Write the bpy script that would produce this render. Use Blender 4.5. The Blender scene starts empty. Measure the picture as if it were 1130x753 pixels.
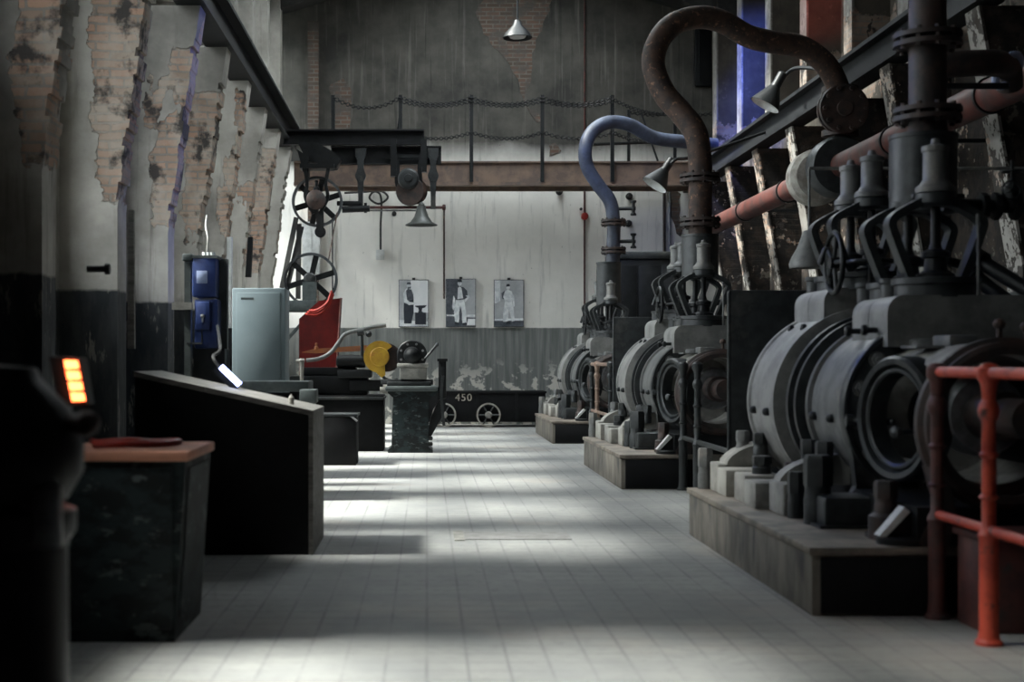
import bpy, bmesh, math, random
from mathutils import Vector, Matrix
random.seed(7)
SC = bpy.context.scene
COL = SC.collection
PI = math.pi
F, VX, VY, EYE = 1569.0, 471.0, 398.0, 1.3      # focal length in pixels, vanishing point, eye height


def at(px, py, Y):
    """world point seen at photo pixel px,py at distance Y"""
    return Vector(((px - VX) * Y / F, Y, EYE - (py - VY) * Y / F))


# ------------------------------------------------------------------ materials
def nd(nt, typ, **kw):
    n = nt.nodes.new(typ)
    for k, v in kw.items():
        setattr(n, k, v)
    return n


def mat(name, c1, c2=None, rough=0.6, metal=0.0, scale=6.0, lo=0.42, hi=0.6, bump=0.0, bscale=40.0,
        c3=None, s3=3.0, lo3=0.55, hi3=0.62, spec=0.5, stretch=(1, 1, 1), rvar=0.0):
    m = bpy.data.materials.new(name)
    m.use_nodes = True
    nt = m.node_tree
    b = nt.nodes['Principled BSDF']
    b.inputs['Roughness'].default_value = rough
    b.inputs['Metallic'].default_value = metal
    b.inputs['Specular IOR Level'].default_value = spec
    tc = nd(nt, 'ShaderNodeTexCoord')
    mp = nd(nt, 'ShaderNodeMapping')
    mp.inputs['Scale'].default_value = stretch
    nt.links.new(tc.outputs['Object'], mp.inputs[0])
    if c2 is None:
        c2 = tuple(x * 0.6 for x in c1)

    def noise(sc, l, h):
        n = nd(nt, 'ShaderNodeTexNoise')
        n.inputs['Scale'].default_value = sc
        n.inputs['Detail'].default_value = 6
        n.inputs['Roughness'].default_value = 0.65
        nt.links.new(mp.outputs[0], n.inputs['Vector'])
        r = nd(nt, 'ShaderNodeMapRange')
        r.inputs['From Min'].default_value = l
        r.inputs['From Max'].default_value = h
        nt.links.new(n.outputs['Fac'], r.inputs['Value'])
        return r.outputs[0]

    def mix(f, a, bb):
        x = nd(nt, 'ShaderNodeMix', data_type='RGBA')
        nt.links.new(f, x.inputs[0])
        for i, v in ((6, a), (7, bb)):
            if isinstance(v, tuple):
                x.inputs[i].default_value = (*v, 1)
            else:
                nt.links.new(v, x.inputs[i])
        return x.outputs[2]
    col = mix(noise(scale, lo, hi), c1, c2)
    if c3:
        col = mix(noise(s3, lo3, hi3), col, c3)
    nt.links.new(col, b.inputs['Base Color'])
    if bump:
        n = nd(nt, 'ShaderNodeTexNoise')
        n.inputs['Scale'].default_value = bscale
        n.inputs['Detail'].default_value = 5
        nt.links.new(mp.outputs[0], n.inputs['Vector'])
        bp = nd(nt, 'ShaderNodeBump')
        bp.inputs['Strength'].default_value = bump
        bp.inputs['Distance'].default_value = 0.01
        nt.links.new(n.outputs['Fac'], bp.inputs['Height'])
        nt.links.new(bp.outputs[0], b.inputs['Normal'])
    return m


def emit_mat(name, col, s):
    m = bpy.data.materials.new(name)
    m.use_nodes = True
    b = m.node_tree.nodes['Principled BSDF']
    b.inputs['Base Color'].default_value = (*col, 1)
    b.inputs['Emission Color'].default_value = (*col, 1)
    b.inputs['Emission Strength'].default_value = s
    return m


class G:
    """tiny node-graph helper for the wall materials"""
    def __init__(s, name, rough=0.85):
        s.m = bpy.data.materials.new(name)
        s.m.use_nodes = True
        s.nt = s.m.node_tree
        s.b = s.nt.nodes['Principled BSDF']
        s.b.inputs['Roughness'].default_value = rough
        s.b.inputs['Specular IOR Level'].default_value = 0.25
        s.tc = nd(s.nt, 'ShaderNodeTexCoord')
        s.pos = s.tc.outputs['Object']
        sep = nd(s.nt, 'ShaderNodeSeparateXYZ')
        s.nt.links.new(s.pos, sep.inputs[0])
        s.x, s.y, s.z = sep.outputs

    def lk(s, v, inp):
        if isinstance(v, (int, float)):
            inp.default_value = v
        elif isinstance(v, tuple):
            inp.default_value = (*v, 1) if len(inp.default_value) == 4 else v
        else:
            s.nt.links.new(v, inp)

    def math(s, op, a, b=0.0, c=0.0):
        n = nd(s.nt, 'ShaderNodeMath', operation=op)
        s.lk(a, n.inputs[0]); s.lk(b, n.inputs[1]); s.lk(c, n.inputs[2])
        return n.outputs[0]

    def ramp(s, v, lo, hi, a=0.0, b=1.0):
        n = nd(s.nt, 'ShaderNodeMapRange')
        s.lk(v, n.inputs[0])
        n.inputs[1].default_value = lo; n.inputs[2].default_value = hi
        n.inputs[3].default_value = a; n.inputs[4].default_value = b
        return n.outputs[0]

    def noise(s, scale, detail=6, rough=0.62, stretch=(1, 1, 1), off=(0, 0, 0)):
        mp = nd(s.nt, 'ShaderNodeMapping')
        mp.inputs['Scale'].default_value = stretch
        mp.inputs['Location'].default_value = off
        s.nt.links.new(s.pos, mp.inputs[0])
        n = nd(s.nt, 'ShaderNodeTexNoise')
        n.inputs['Scale'].default_value = scale
        n.inputs['Detail'].default_value = detail
        n.inputs['Roughness'].default_value = rough
        s.nt.links.new(mp.outputs[0], n.inputs['Vector'])
        return n.outputs['Fac']

    def mix(s, f, a, b):
        n = nd(s.nt, 'ShaderNodeMix', data_type='RGBA')
        s.lk(f, n.inputs[0]); s.lk(a, n.inputs[6]); s.lk(b, n.inputs[7])
        return n.outputs[2]

    def brick(s, c1, c2, mortar, axes='yz', bw=0.27, rh=0.085):
        cb = nd(s.nt, 'ShaderNodeCombineXYZ')
        wob = s.math('MULTIPLY_ADD', s.noise(4.0, off=(2, 9, 4)), 0.10, -0.05)
        wob2 = s.math('MULTIPLY_ADD', s.noise(3.0, off=(7, 1, 4)), 0.07, -0.035)
        a, b = {'yz': (s.math('ADD', s.math('ADD', s.x, s.y), wob), s.math('ADD', s.z, wob2)), 'xz': (s.x, s.z)}[axes]
        s.lk(a, cb.inputs[0]); s.lk(b, cb.inputs[1])
        n = nd(s.nt, 'ShaderNodeTexBrick')
        s.nt.links.new(cb.outputs[0], n.inputs['Vector'])
        n.inputs['Color1'].default_value = (*c1, 1)
        n.inputs['Color2'].default_value = (*c2, 1)
        n.inputs['Mortar'].default_value = (*mortar, 1)
        n.inputs['Scale'].default_value = 1.0
        n.inputs['Mortar Size'].default_value = 0.012
        n.inputs['Brick Width'].default_value = bw
        n.inputs['Row Height'].default_value = rh
        return n.outputs['Color'], n.outputs['Fac']

    def done(s, col, height=None, strength=0.5, dist=0.02):
        s.lk(col, s.b.inputs['Base Color'])
        if height is not None:
            bp = nd(s.nt, 'ShaderNodeBump')
            bp.inputs['Strength'].default_value = strength
            bp.inputs['Distance'].default_value = dist
            s.lk(height, bp.inputs['Height'])
            s.nt.links.new(bp.outputs[0], s.b.inputs['Normal'])
        return s.m


def floor_mat():
    g = G('worn_floor_tiles', 0.6)
    t = 0.175
    fx = g.math('ABSOLUTE', g.math('SUBTRACT', g.math('FRACT', g.math('DIVIDE', g.x, t)), 0.5))
    fy = g.math('ABSOLUTE', g.math('SUBTRACT', g.math('FRACT', g.math('DIVIDE', g.y, t)), 0.5))
    joint = g.ramp(g.math('MAXIMUM', fx, fy), 0.44, 0.48)
    worn = g.ramp(g.noise(1.3), 0.38, 0.6)
    joint = g.math('MULTIPLY', joint, g.math('MULTIPLY_ADD', worn, 0.40, 0.10))
    base = g.mix(g.ramp(g.noise(0.9, off=(3, 1, 0)), 0.35, 0.65), (0.33, 0.33, 0.315), (0.22, 0.225, 0.225))
    base = g.mix(g.ramp(g.noise(14, off=(5, 2, 0)), 0.5, 0.75), base, (0.22, 0.22, 0.22))
    base = g.mix(g.math('MULTIPLY', g.ramp(g.noise(0.5, off=(9, 4, 0)), 0.55, 0.7), 0.5), base, (0.42, 0.36, 0.31))
    return g.done(g.mix(joint, base, (0.09, 0.09, 0.10)), g.math('MULTIPLY', joint, -1.0), 0.3, 0.006)


def back_wall_mat():
    g = G('old_plaster_with_dado')
    zz = g.math('MULTIPLY_ADD', g.noise(0.9), 0.5, g.z)
    white = g.mix(g.ramp(g.noise(0.8), 0.35, 0.68), (0.90, 0.88, 0.83), (0.76, 0.745, 0.70))
    white = g.mix(g.ramp(g.noise(2.2, stretch=(4, 4, 0.35)), 0.56, 0.74, 0, 0.6), white, (0.34, 0.34, 0.32))
    white = g.mix(g.ramp(g.noise(9, off=(2, 7, 1)), 0.66, 0.72), white, (0.22, 0.21, 0.19))
    upper = g.mix(g.ramp(g.noise(1.1, off=(4, 0, 2)), 0.35, 0.65), (0.115, 0.11, 0.096), (0.05, 0.049, 0.045))
    upper = g.mix(g.ramp(g.noise(1.8, stretch=(5, 5, 0.25), off=(1, 0, 3)), 0.55, 0.75, 0, 0.7), upper, (0.24, 0.23, 0.205))
    upper = g.mix(g.ramp(g.noise(2.4, stretch=(6, 6, 0.2), off=(8, 0, 3)), 0.6, 0.72, 0, 0.7), upper, (0.025, 0.025, 0.024))
    col = g.mix(g.ramp(zz, 5.45, 6.0), white, upper)
    dado = g.mix(g.ramp(g.noise(3.0, stretch=(4, 4, 0.25)), 0.4, 0.65), (0.15, 0.16, 0.155), (0.25, 0.26, 0.25))
    chip = g.math('MULTIPLY', g.ramp(g.noise(3.2, off=(6, 1, 1)), 0.53, 0.56), g.ramp(g.z, 1.35, 0.9))
    dado = g.mix(chip, dado, (0.62, 0.60, 0.55))
    edge = g.math('MULTIPLY_ADD', g.noise(5.0), 0.03, g.z)
    col = g.mix(g.ramp(edge, 1.975, 1.985), dado, col)
    return g.done(col, g.noise(9), 0.35, 0.02)


def side_wall_mat(name,  plaster1, plaster2, dado1, dado2, brick_amount=0.5, peel=None, peel_at=(0.45, 0.47)):
    g = G(name)
    pl = g.mix(g.ramp(g.noise(1.6), 0.35, 0.65), plaster1, plaster2)
    pl = g.mix(g.ramp(g.noise(2.0, stretch=(4, 4, 0.3)), 0.58, 0.72, 0, 0.6), pl, tuple(x * 0.45 for x in plaster2))
    bc, bf = g.brick((0.34, 0.21, 0.15), (0.24, 0.18, 0.14), (0.20, 0.18, 0.16))
    bc = g.mix(g.ramp(g.noise(2.1, off=(3, 3, 3)), 0.42, 0.6, 0, 0.7), bc, (0.38, 0.335, 0.285))
    bc = g.mix(g.ramp(g.noise(2.6, off=(1, 6, 2)), 0.53, 0.62), bc, (0.045, 0.04, 0.037))
    pl = g.mix(g.math('MULTIPLY', g.ramp(g.noise(0.45, off=(11, 3, 2)), 0.45, 0.62), 0.65), pl, tuple(x * 0.3 for x in plaster2))
    zm = g.math('MULTIPLY', g.ramp(g.z, 2.4, 3.3), g.ramp(g.z, 6.1, 5.2, 0.25, 1.0))
    if not peel:
        xm = g.ramp(g.math('MULTIPLY_ADD', g.noise(2.2, off=(4, 4, 1)), 0.5, g.x), -3.0, -2.85)
        zt = g.ramp(g.math('MULTIPLY_ADD', g.noise(0.42, detail=1, stretch=(0, 1, 0), off=(0, 5.3, 0)), -5.5, g.z), 2.2, 1.9)
        zm = g.math('MULTIPLY', zm, g.math('MULTIPLY', xm, zt))
    m = g.math('MULTIPLY', zm, g.ramp(g.noise(0.55, off=(0, 2, 5), stretch=(1, 1, 0.5)), 0.47 - 0.14 * brick_amount, 0.52 - 0.14 * brick_amount))
    mm = g.ramp(g.math('MULTIPLY_ADD', g.noise(6.0), 0.5, m), 0.72, 0.76)
    col = g.mix(mm, pl, bc)
    d = g.mix(g.ramp(g.noise(2.5, stretch=(2, 2, 0.6)), 0.42, 0.6), dado1, dado2)
    d = g.mix(g.ramp(g.noise(4.0, off=(3, 1, 2), stretch=(2, 2, 0.5)), 0.60, 0.64), d, tuple(x * 0.55 for x in plaster2))
    if peel:
        pk = g.math('MULTIPLY', g.ramp(g.math('MULTIPLY_ADD', g.noise(9.0, off=(2, 2, 8)), 0.5, g.math('MULTIPLY', g.noise(2.2, off=(5, 2, 1)), 0.5)), *peel_at), g.ramp(g.z, 5.0, 4.6, 0.35, 1.0))
        col = g.mix(pk, col, g.mix(g.ramp(g.noise(5.0, off=(7, 7, 1)), 0.45, 0.6), peel, (0.035, 0.026, 0.02)))
    edge = g.math('MULTIPLY_ADD', g.noise(3.0), 0.10, g.z)
    col = g.mix(g.ramp(edge, 2.0, 2.03), d, col)
    h = g.math('SUBTRACT', g.math('MULTIPLY', mm, g.math('MULTIPLY', bf, -0.6)), g.math('MULTIPLY', mm, 0.8))
    return g.done(col, g.math('MULTIPLY_ADD', g.noise(12), 0.25, h), 0.8, 0.03)


def brick_mat():
    g = G('exposed_brick')
    bc, bf = g.brick((0.16, 0.10, 0.075), (0.10, 0.075, 0.06), (0.17, 0.155, 0.135), 'xz')
    bc = g.mix(g.ramp(g.noise(3.0), 0.45, 0.6), bc, (0.10, 0.09, 0.08))
    return g.done(bc, g.math('MULTIPLY', bf, -1.0), 0.9, 0.02)


M = {}
M['floor'] = floor_mat()
M['back'] = back_wall_mat()
M['left'] = side_wall_mat('left_wall_plaster', (0.42, 0.40, 0.365), (0.27, 0.255, 0.23), (0.022, 0.025, 0.028), (0.045, 0.048, 0.05), 0.42)
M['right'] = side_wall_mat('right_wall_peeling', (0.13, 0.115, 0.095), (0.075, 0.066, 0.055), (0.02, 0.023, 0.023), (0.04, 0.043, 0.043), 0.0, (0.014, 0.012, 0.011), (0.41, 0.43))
M['rpil_lit'] = side_wall_mat('right_pilaster_lit_plaster', (0.36, 0.345, 0.32), (0.22, 0.205, 0.185), (0.035, 0.04, 0.04), (0.07, 0.075, 0.075), 0.0, (0.05, 0.045, 0.04), (0.50, 0.52))  # pale copy for the pilaster faces that catch the window light
M['brick'] = brick_mat()
M['roof'] = mat('roof_boards', (0.035, 0.035, 0.035), (0.02, 0.02, 0.02))
M['beam'] = mat('black_beam_paint', (0.014, 0.015, 0.017), (0.009, 0.010, 0.011), spec=0.25, rough=0.6)
M['iron'] = mat('dark_cast_iron', (0.034, 0.038, 0.040), (0.018, 0.021, 0.022), rough=0.42, metal=0.0, scale=7, c3=(0.085, 0.082, 0.075), s3=2.4, lo3=0.56, hi3=0.72, bump=0.15, spec=0.45)
M['iron_pale'] = mat('pale_painted_iron', (0.15, 0.153, 0.15), (0.085, 0.088, 0.088), rough=0.5, scale=6, c3=(0.27, 0.25, 0.22), s3=3, lo3=0.55, hi3=0.7, bump=0.1)
M['iron_black'] = mat('oily_black_iron', (0.012, 0.0135, 0.015), (0.007, 0.008, 0.009), rough=0.45, spec=0.3)
M['dust'] = mat('dusty_grey_iron', (0.33, 0.32, 0.29), (0.20, 0.195, 0.18), rough=0.75, scale=5, bump=0.2)
M['casing'] = mat('worn_grey_casing_paint', (0.26, 0.258, 0.245), (0.16, 0.16, 0.155), rough=0.5, scale=4, c3=(0.10, 0.10, 0.10), s3=2.6, lo3=0.55, hi3=0.75, bump=0.1)
M['steel'] = mat('worn_bright_steel', (0.34, 0.35, 0.36), (0.20, 0.20, 0.20), rough=0.4, metal=0.6)
M['concrete'] = mat('stained_concrete', (0.20, 0.18, 0.15), (0.09, 0.082, 0.07), rough=0.85, scale=2.2, lo=0.4, hi=0.62, bump=0.3, bscale=20, c3=(0.05, 0.05, 0.05), s3=2.5, lo3=0.55, hi3=0.68, stretch=(1.5, 1.5, 0.6))
M['curb'] = mat('oily_plinth_top', (0.22, 0.185, 0.15), (0.10, 0.085, 0.07), rough=0.6, scale=3.0)
M['black'] = mat('matt_black_board', (0.008, 0.0085, 0.0095), (0.006, 0.006, 0.007), rough=0.75, spec=0.2)
M['rust'] = mat('rusty_pipe', (0.075, 0.042, 0.030), (0.035, 0.024, 0.020), rough=0.7, scale=9, c3=(0.24, 0.125, 0.075), s3=16, lo3=0.58, hi3=0.66, bump=0.3)
M['darkrust'] = mat('dark_rusty_iron', (0.060, 0.036, 0.030), (0.026, 0.022, 0.021), rough=0.6, scale=7, bump=0.2)
M['redpipe'] = mat('red_lead_pipe', (0.085, 0.020, 0.014), (0.04, 0.016, 0.014), rough=0.55, scale=5, c3=(0.06, 0.045, 0.04), s3=4, lo3=0.57, hi3=0.72, bump=0.15)
M['redrail'] = mat('red_rail_paint', (0.62, 0.085, 0.045), (0.42, 0.05, 0.03), rough=0.45, scale=8, c3=(0.10, 0.04, 0.035), s3=9, lo3=0.60, hi3=0.68)
M['oldred'] = mat('old_maroon_paint', (0.13, 0.045, 0.038), (0.07, 0.03, 0.028), rough=0.55, scale=8, c3=(0.05, 0.045, 0.042), s3=6, lo3=0.55, hi3=0.65)
M['copper'] = mat('brown_rail_paint', (0.30, 0.20, 0.15), (0.18, 0.12, 0.09), rough=0.5)
M['bluepipe'] = mat('blue_grey_pipe', (0.060, 0.075, 0.115), (0.04, 0.048, 0.07), rough=0.5, scale=5)  # blue of the flood light partly put into the base colour
M['lag'] = mat('pipe_lagging', (0.40, 0.38, 0.34), (0.24, 0.22, 0.19), rough=0.9, scale=6, bump=0.4)
M['bluebox'] = mat('blue_box_paint', (0.022, 0.045, 0.16), (0.015, 0.03, 0.11), rough=0.4)
M['bluelid'] = mat('pale_blue_plate', (0.30, 0.36, 0.55), (0.24, 0.29, 0.45), rough=0.4)
M['cab'] = mat('blue_grey_enamel', (0.155, 0.195, 0.21), (0.125, 0.165, 0.18), rough=0.45, scale=2, lo=0.3, hi=0.7)
M['bench'] = mat('grey_green_bench', (0.075, 0.09, 0.09), (0.045, 0.056, 0.056), rough=0.55)
M['wood'] = mat('grey_weathered_wood', (0.22, 0.21, 0.195), (0.12, 0.115, 0.105), rough=0.7, scale=4, stretch=(1, 6, 6))
M['white'] = mat('white_trim_paint', (0.72, 0.73, 0.72), (0.55, 0.56, 0.55), rough=0.5)
M['red'] = mat('red_sheet_metal', (0.13, 0.007, 0.006), (0.075, 0.005, 0.005), rough=0.4, scale=3)
M['hose'] = mat('red_rubber_hose', (0.42, 0.04, 0.028), (0.30, 0.03, 0.022), rough=0.4)
M['yellow'] = mat('yellow_guard_paint', (0.52, 0.32, 0.03), (0.40, 0.22, 0.02), rough=0.45, c3=(0.35, 0.10, 0.04), s3=5, lo3=0.58, hi3=0.66)
M['orange'] = mat('scuffed_orange_paint', (0.42, 0.15, 0.05), (0.30, 0.12, 0.06), rough=0.6)
M['peel'] = mat('peeling_dark_green_paint', (0.016, 0.026, 0.028), (0.007, 0.009, 0.010), spec=0.3, rough=0.6, scale=5, lo=0.46, hi=0.54, c3=(0.075, 0.09, 0.09), s3=7, lo3=0.58, hi3=0.63, stretch=(1, 1, 1.8), bump=0.3, bscale=15)
M['toprust'] = mat('orange_rusted_lid', (0.66, 0.30, 0.20), (0.48, 0.23, 0.16), rough=0.6, scale=6)
M['gant'] = mat('brown_girder_paint', (0.20, 0.135, 0.10), (0.12, 0.085, 0.07), rough=0.6, scale=3, c3=(0.10, 0.08, 0.07), s3=5, lo3=0.55, hi3=0.7)
M['lamp'] = mat('grey_lamp_enamel', (0.055, 0.06, 0.056), (0.035, 0.038, 0.036), rough=0.45)
M['cord'] = mat('black_cord', (0.02, 0.02, 0.02), (0.015, 0.015, 0.015), rough=0.6)
M['ink'] = mat('print_dark_ink', (0.012, 0.016, 0.026), (0.02, 0.026, 0.036), scale=14)
M['tone1'] = mat('print_mid_grey', (0.30, 0.315, 0.335), (0.50, 0.515, 0.53), scale=2.2, lo=0.35, hi=0.65)
M['tone2'] = mat('print_light_grey', (0.80, 0.82, 0.83), (0.55, 0.58, 0.61), scale=9)
M['tone3'] = mat('print_pale', (0.88, 0.89, 0.90), (0.78, 0.80, 0.82), scale=3)
M['tone4'] = mat('print_dark_grey', (0.045, 0.052, 0.066), (0.09, 0.10, 0.12), scale=12)
M['plate'] = mat('floor_hatch_steel', (0.24, 0.235, 0.23), (0.17, 0.165, 0.16), rough=0.6, scale=8)
M['paint_white'] = mat('chalky_number_paint', (0.50, 0.46, 0.39), (0.36, 0.33, 0.28))
M['frame'] = mat('window_iron', (0.06, 0.065, 0.07), (0.04, 0.045, 0.05))
M['heat'] = emit_mat('glowing_orange_cell', (1.0, 0.13, 0.035), 5.0)
M['bluetube'] = emit_mat('lit_blue_tube', (0.45, 0.55, 1.0), 3.0)
gm = bpy.data.materials.new('window_glass')
gm.use_nodes = True
_n = gm.node_tree
_n.nodes.remove(_n.nodes['Principled BSDF'])
_t = _n.nodes.new('ShaderNodeBsdfTransparent'); _t.inputs[0].default_value = (0.92, 0.95, 0.95, 1)
_g = _n.nodes.new('ShaderNodeBsdfGlossy'); _g.inputs['Roughness'].default_value = 0.05
_x = _n.nodes.new('ShaderNodeMixShader'); _x.inputs[0].default_value = 0.04
_n.links.new(_t.outputs[0], _x.inputs[1]); _n.links.new(_g.outputs[0], _x.inputs[2])
_n.links.new(_x.outputs[0], _n.nodes['Material Output'].inputs[0])
M['glass'] = gm


# ------------------------------------------------------------------ geometry
def frame_of(d):
    d = Vector(d).normalized()
    u = Vector((0, 0, 1)) if abs(d.z) < 0.95 else Vector((1, 0, 0))
    a = d.cross(u).normalized()
    return d, a, d.cross(a).normalized()


class MB:
    def __init__(s):
        s.v, s.f, s.mi = [], [], []
        s.cur = 0

    def add(s, vs, fs):
        n = len(s.v)
        s.v += [Vector(v) for v in vs]
        s.f += [tuple(n + i for i in f) for f in fs]
        s.mi += [s.cur] * len(fs)
        return s

    def box(s, x0, x1, y0, y1, z0, z1, b=0.0):
        """box; b > 0 chamfers all edges"""
        if b <= 0:
            vs = [(x, y, z) for x in (x0, x1) for y in (y0, y1) for z in (z0, z1)]
            return s.add(vs, [(0, 1, 3, 2), (4, 6, 7, 5), (0, 4, 5, 1), (2, 3, 7, 6), (0, 2, 6, 4), (1, 5, 7, 3)])
        bm = bmesh.new()
        bmesh.ops.create_cube(bm, size=1, matrix=Matrix.Translation(((x0 + x1) / 2, (y0 + y1) / 2, (z0 + z1) / 2)) @ Matrix.Diagonal((abs(x1 - x0), abs(y1 - y0), abs(z1 - z0), 1)))
        bmesh.ops.bevel(bm, geom=bm.edges[:], offset=b, segments=2, affect='EDGES', profile=0.5)
        bm.verts.index_update()
        s.add([v.co for v in bm.verts], [[v.index for v in f.verts] for f in bm.faces])
        bm.free()
        return s

    def lathe(s, o, d, prof, n=24, a0=0.0, a1=2 * PI, ref=None):
        """prof: list of (radius, distance along d). Closed unless a0,a1 are given."""
        o = Vector(o)
        d, a, b = frame_of(d)
        if ref is not None:
            a = Vector(ref).normalized(); b = d.cross(a)
        full = abs(a1 - a0 - 2 * PI) < 1e-6
        m = n if full else n + 1
        vs, fs = [], []
        for r, h in prof:
            for i in range(m):
                t = a0 + (a1 - a0) * i / n
                vs.append(o + d * h + (a * math.cos(t) + b * math.sin(t)) * r)
        for j in range(len(prof) - 1):
            for i in range(n if full else n):
                k = (i + 1) % m if full else i + 1
                fs.append((j * m + i, j * m + k, (j + 1) * m + k, (j + 1) * m + i))
        if full:
            if prof[0][0] > 1e-6:
                fs.append(tuple(range(m))[::-1])
            if prof[-1][0] > 1e-6:
                fs.append(tuple((len(prof) - 1) * m + i for i in range(m)))
        return s.add(vs, fs)

    def ringlathe(s, o, d, prof, n=32, a0=0.0, a1=2 * PI, ref=None):
        """closed profile loop revolved (hollow ring)"""
        o = Vector(o)
        d, a, b = frame_of(d)
        if ref is not None:
            a = Vector(ref).normalized(); b = d.cross(a)
        full = abs(a1 - a0 - 2 * PI) < 1e-6
        m = n if full else n + 1
        p = len(prof)
        vs, fs = [], []
        for r, h in prof:
            for i in range(m):
                t = a0 + (a1 - a0) * i / n
                vs.append(o + d * h + (a * math.cos(t) + b * math.sin(t)) * r)
        for j in range(p):
            jj = (j + 1) % p
            for i in range(n):
                k = (i + 1) % m if full else i + 1
                fs.append((j * m + i, j * m + k, jj * m + k, jj * m + i))
        if not full:
            fs.append(tuple(j * m for j in range(p)))
            fs.append(tuple(j * m + n for j in range(p))[::-1])
        return s.add(vs, fs)

    def cyl(s, p0, p1, r0, r1=None, n=16):
        p0, p1 = Vector(p0), Vector(p1)
        return s.lathe(p0, p1 - p0, [(r0, 0), (r0 if r1 is None else r1, (p1 - p0).length)], n)

    def hexa(s, p0, d, r, h, rot=0.0):
        d, a, b = frame_of(d)
        return s.lathe(p0, d, [(r, 0), (r, h * 0.85), (r * 0.85, h)], 6)

    def torus(s, o, d, R, r, n=28, k=8, sx=1.0):
        o = Vector(o)
        d, a, b = frame_of(d)
        vs, fs = [], []
        for i in range(n):
            t = 2 * PI * i / n
            rad = a * math.cos(t) * sx + b * math.sin(t)
            for j in range(k):
                q = 2 * PI * j / k
                vs.append(o + rad * R + (rad.normalized() * math.cos(q) + d * math.sin(q)) * r)
        for i in range(n):
            for j in range(k):
                fs.append((i * k + j, i * k + (j + 1) % k, ((i + 1) % n) * k + (j + 1) % k, ((i + 1) % n) * k + j))
        return s.add(vs, fs)

    def sweep(s, pts, sec, up=None):
        """sweep closed section [(u,v)] along pts with parallel transport"""
        pts = [Vector(p) for p in pts]
        n = len(pts)
        tan = []
        for i in range(n):
            t = pts[min(i + 1, n - 1)] - pts[max(i - 1, 0)]
            tan.append(t.normalized())
        d, a, b = frame_of(tan[0])
        if up is not None:
            a = (Vector(up) - tan[0] * Vector(up).dot(tan[0])).normalized()
        vs, fs = [], []
        k = len(sec)
        for i in range(n):
            t = tan[i]
            a = (a - t * a.dot(t)).normalized()
            b = t.cross(a)
            for (u, v) in sec:
                vs.append(pts[i] + a * u + b * v)
        for i in range(n - 1):
            for j in range(k):
                fs.append((i * k + j, i * k + (j + 1) % k, (i + 1) * k + (j + 1) % k, (i + 1) * k + j))
        fs.append(tuple(range(k))[::-1])
        fs.append(tuple((n - 1) * k + j for j in range(k)))
        return s.add(vs, fs)

    def tube(s, pts, r, k=10):
        return s.sweep(pts, [(math.cos(2 * PI * j / k) * r, math.sin(2 * PI * j / k) * r) for j in range(k)])

    def prism(s, poly, axis, c0, c1):
        """poly 2D; axis 'x': (y,z) 'y': (x,z) 'z': (x,y); extruded c0..c1"""
        def P(p, c):
            return {'x': (c, p[0], p[1]), 'y': (p[0], c, p[1]), 'z': (p[0], p[1], c)}[axis]
        n = len(poly)
        vs = [P(p, c0) for p in poly] + [P(p, c1) for p in poly]
        fs = [tuple(range(n))[::-1], tuple(range(n, 2 * n))]
        fs += [(i, (i + 1) % n, n + (i + 1) % n, n + i) for i in range(n)]
        return s.add(vs, fs)

    def build(s, name, m, parent=None, loc=None, smooth=32):
        """link as one mesh object. loc: world origin for a top-level mesh."""
        org = Vector(loc) if loc is not None else Vector((0, 0, 0))
        if parent is not None:
            org = ORG[parent.name]
        me = bpy.data.meshes.new(name)
        me.from_pydata([v - org for v in s.v], [], s.f)
        bm = bmesh.new(); bm.from_mesh(me)
        bmesh.ops.recalc_face_normals(bm, faces=bm.faces[:])
        bm.to_mesh(me); bm.free()
        ms = m if isinstance(m, (list, tuple)) else [m]
        for k in ms:
            me.materials.append(M[k])
        for p, i in zip(me.polygons, s.mi):
            p.material_index = i
        if smooth:
            me.shade_smooth()
            me.set_sharp_from_angle(angle=math.radians(smooth))
        o = bpy.data.objects.new(name, me)
        COL.objects.link(o)
        if parent is not None:
            o.parent = parent
        else:
            o.location = org
        ORG[o.name] = org
        return o


ORG = {}


def smooth_path(pts, n=8):
    """Catmull-Rom through pts"""
    P = [Vector(p) for p in pts]
    P = [P[0] * 2 - P[1]] + P + [P[-1] * 2 - P[-2]]
    out = []
    for i in range(1, len(P) - 2):
        for k in range(n):
            t = k / n
            a, b, c, d = P[i - 1], P[i], P[i + 1], P[i + 2]
            out.append(0.5 * ((2 * b) + (c - a) * t + (2 * a - 5 * b + 4 * c - d) * t * t + (3 * b - a - 3 * c + d) * t ** 3))
    out.append(P[-2])
    return out


def tag(o, label, cat, group=None, kind=None):
    o['label'] = label
    o['category'] = cat
    if group:
        o['group'] = group
    if kind:
        o['kind'] = kind
    return o


def thing(name, loc, label, cat, group=None):
    o = bpy.data.objects.new(name, None)
    o.empty_display_size = 0.2
    COL.objects.link(o)
    o.location = loc
    ORG[o.name] = Vector(loc)
    return tag(o, label, cat, group)


def struct(o):
    o['kind'] = 'structure'
    return o


KIDS = {}


def copy_tree(o, dy=0.0, parent=None):
    c = o.copy()
    COL.objects.link(c)
    if parent is not None:
        c.parent = parent
        c.matrix_parent_inverse = o.matrix_parent_inverse.copy()
    else:
        c.location = o.location + Vector((0, dy, 0))
    for ch in [x for x in bpy.data.objects if x.parent == o]:
        copy_tree(ch, 0.0, c)
    return c


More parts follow.
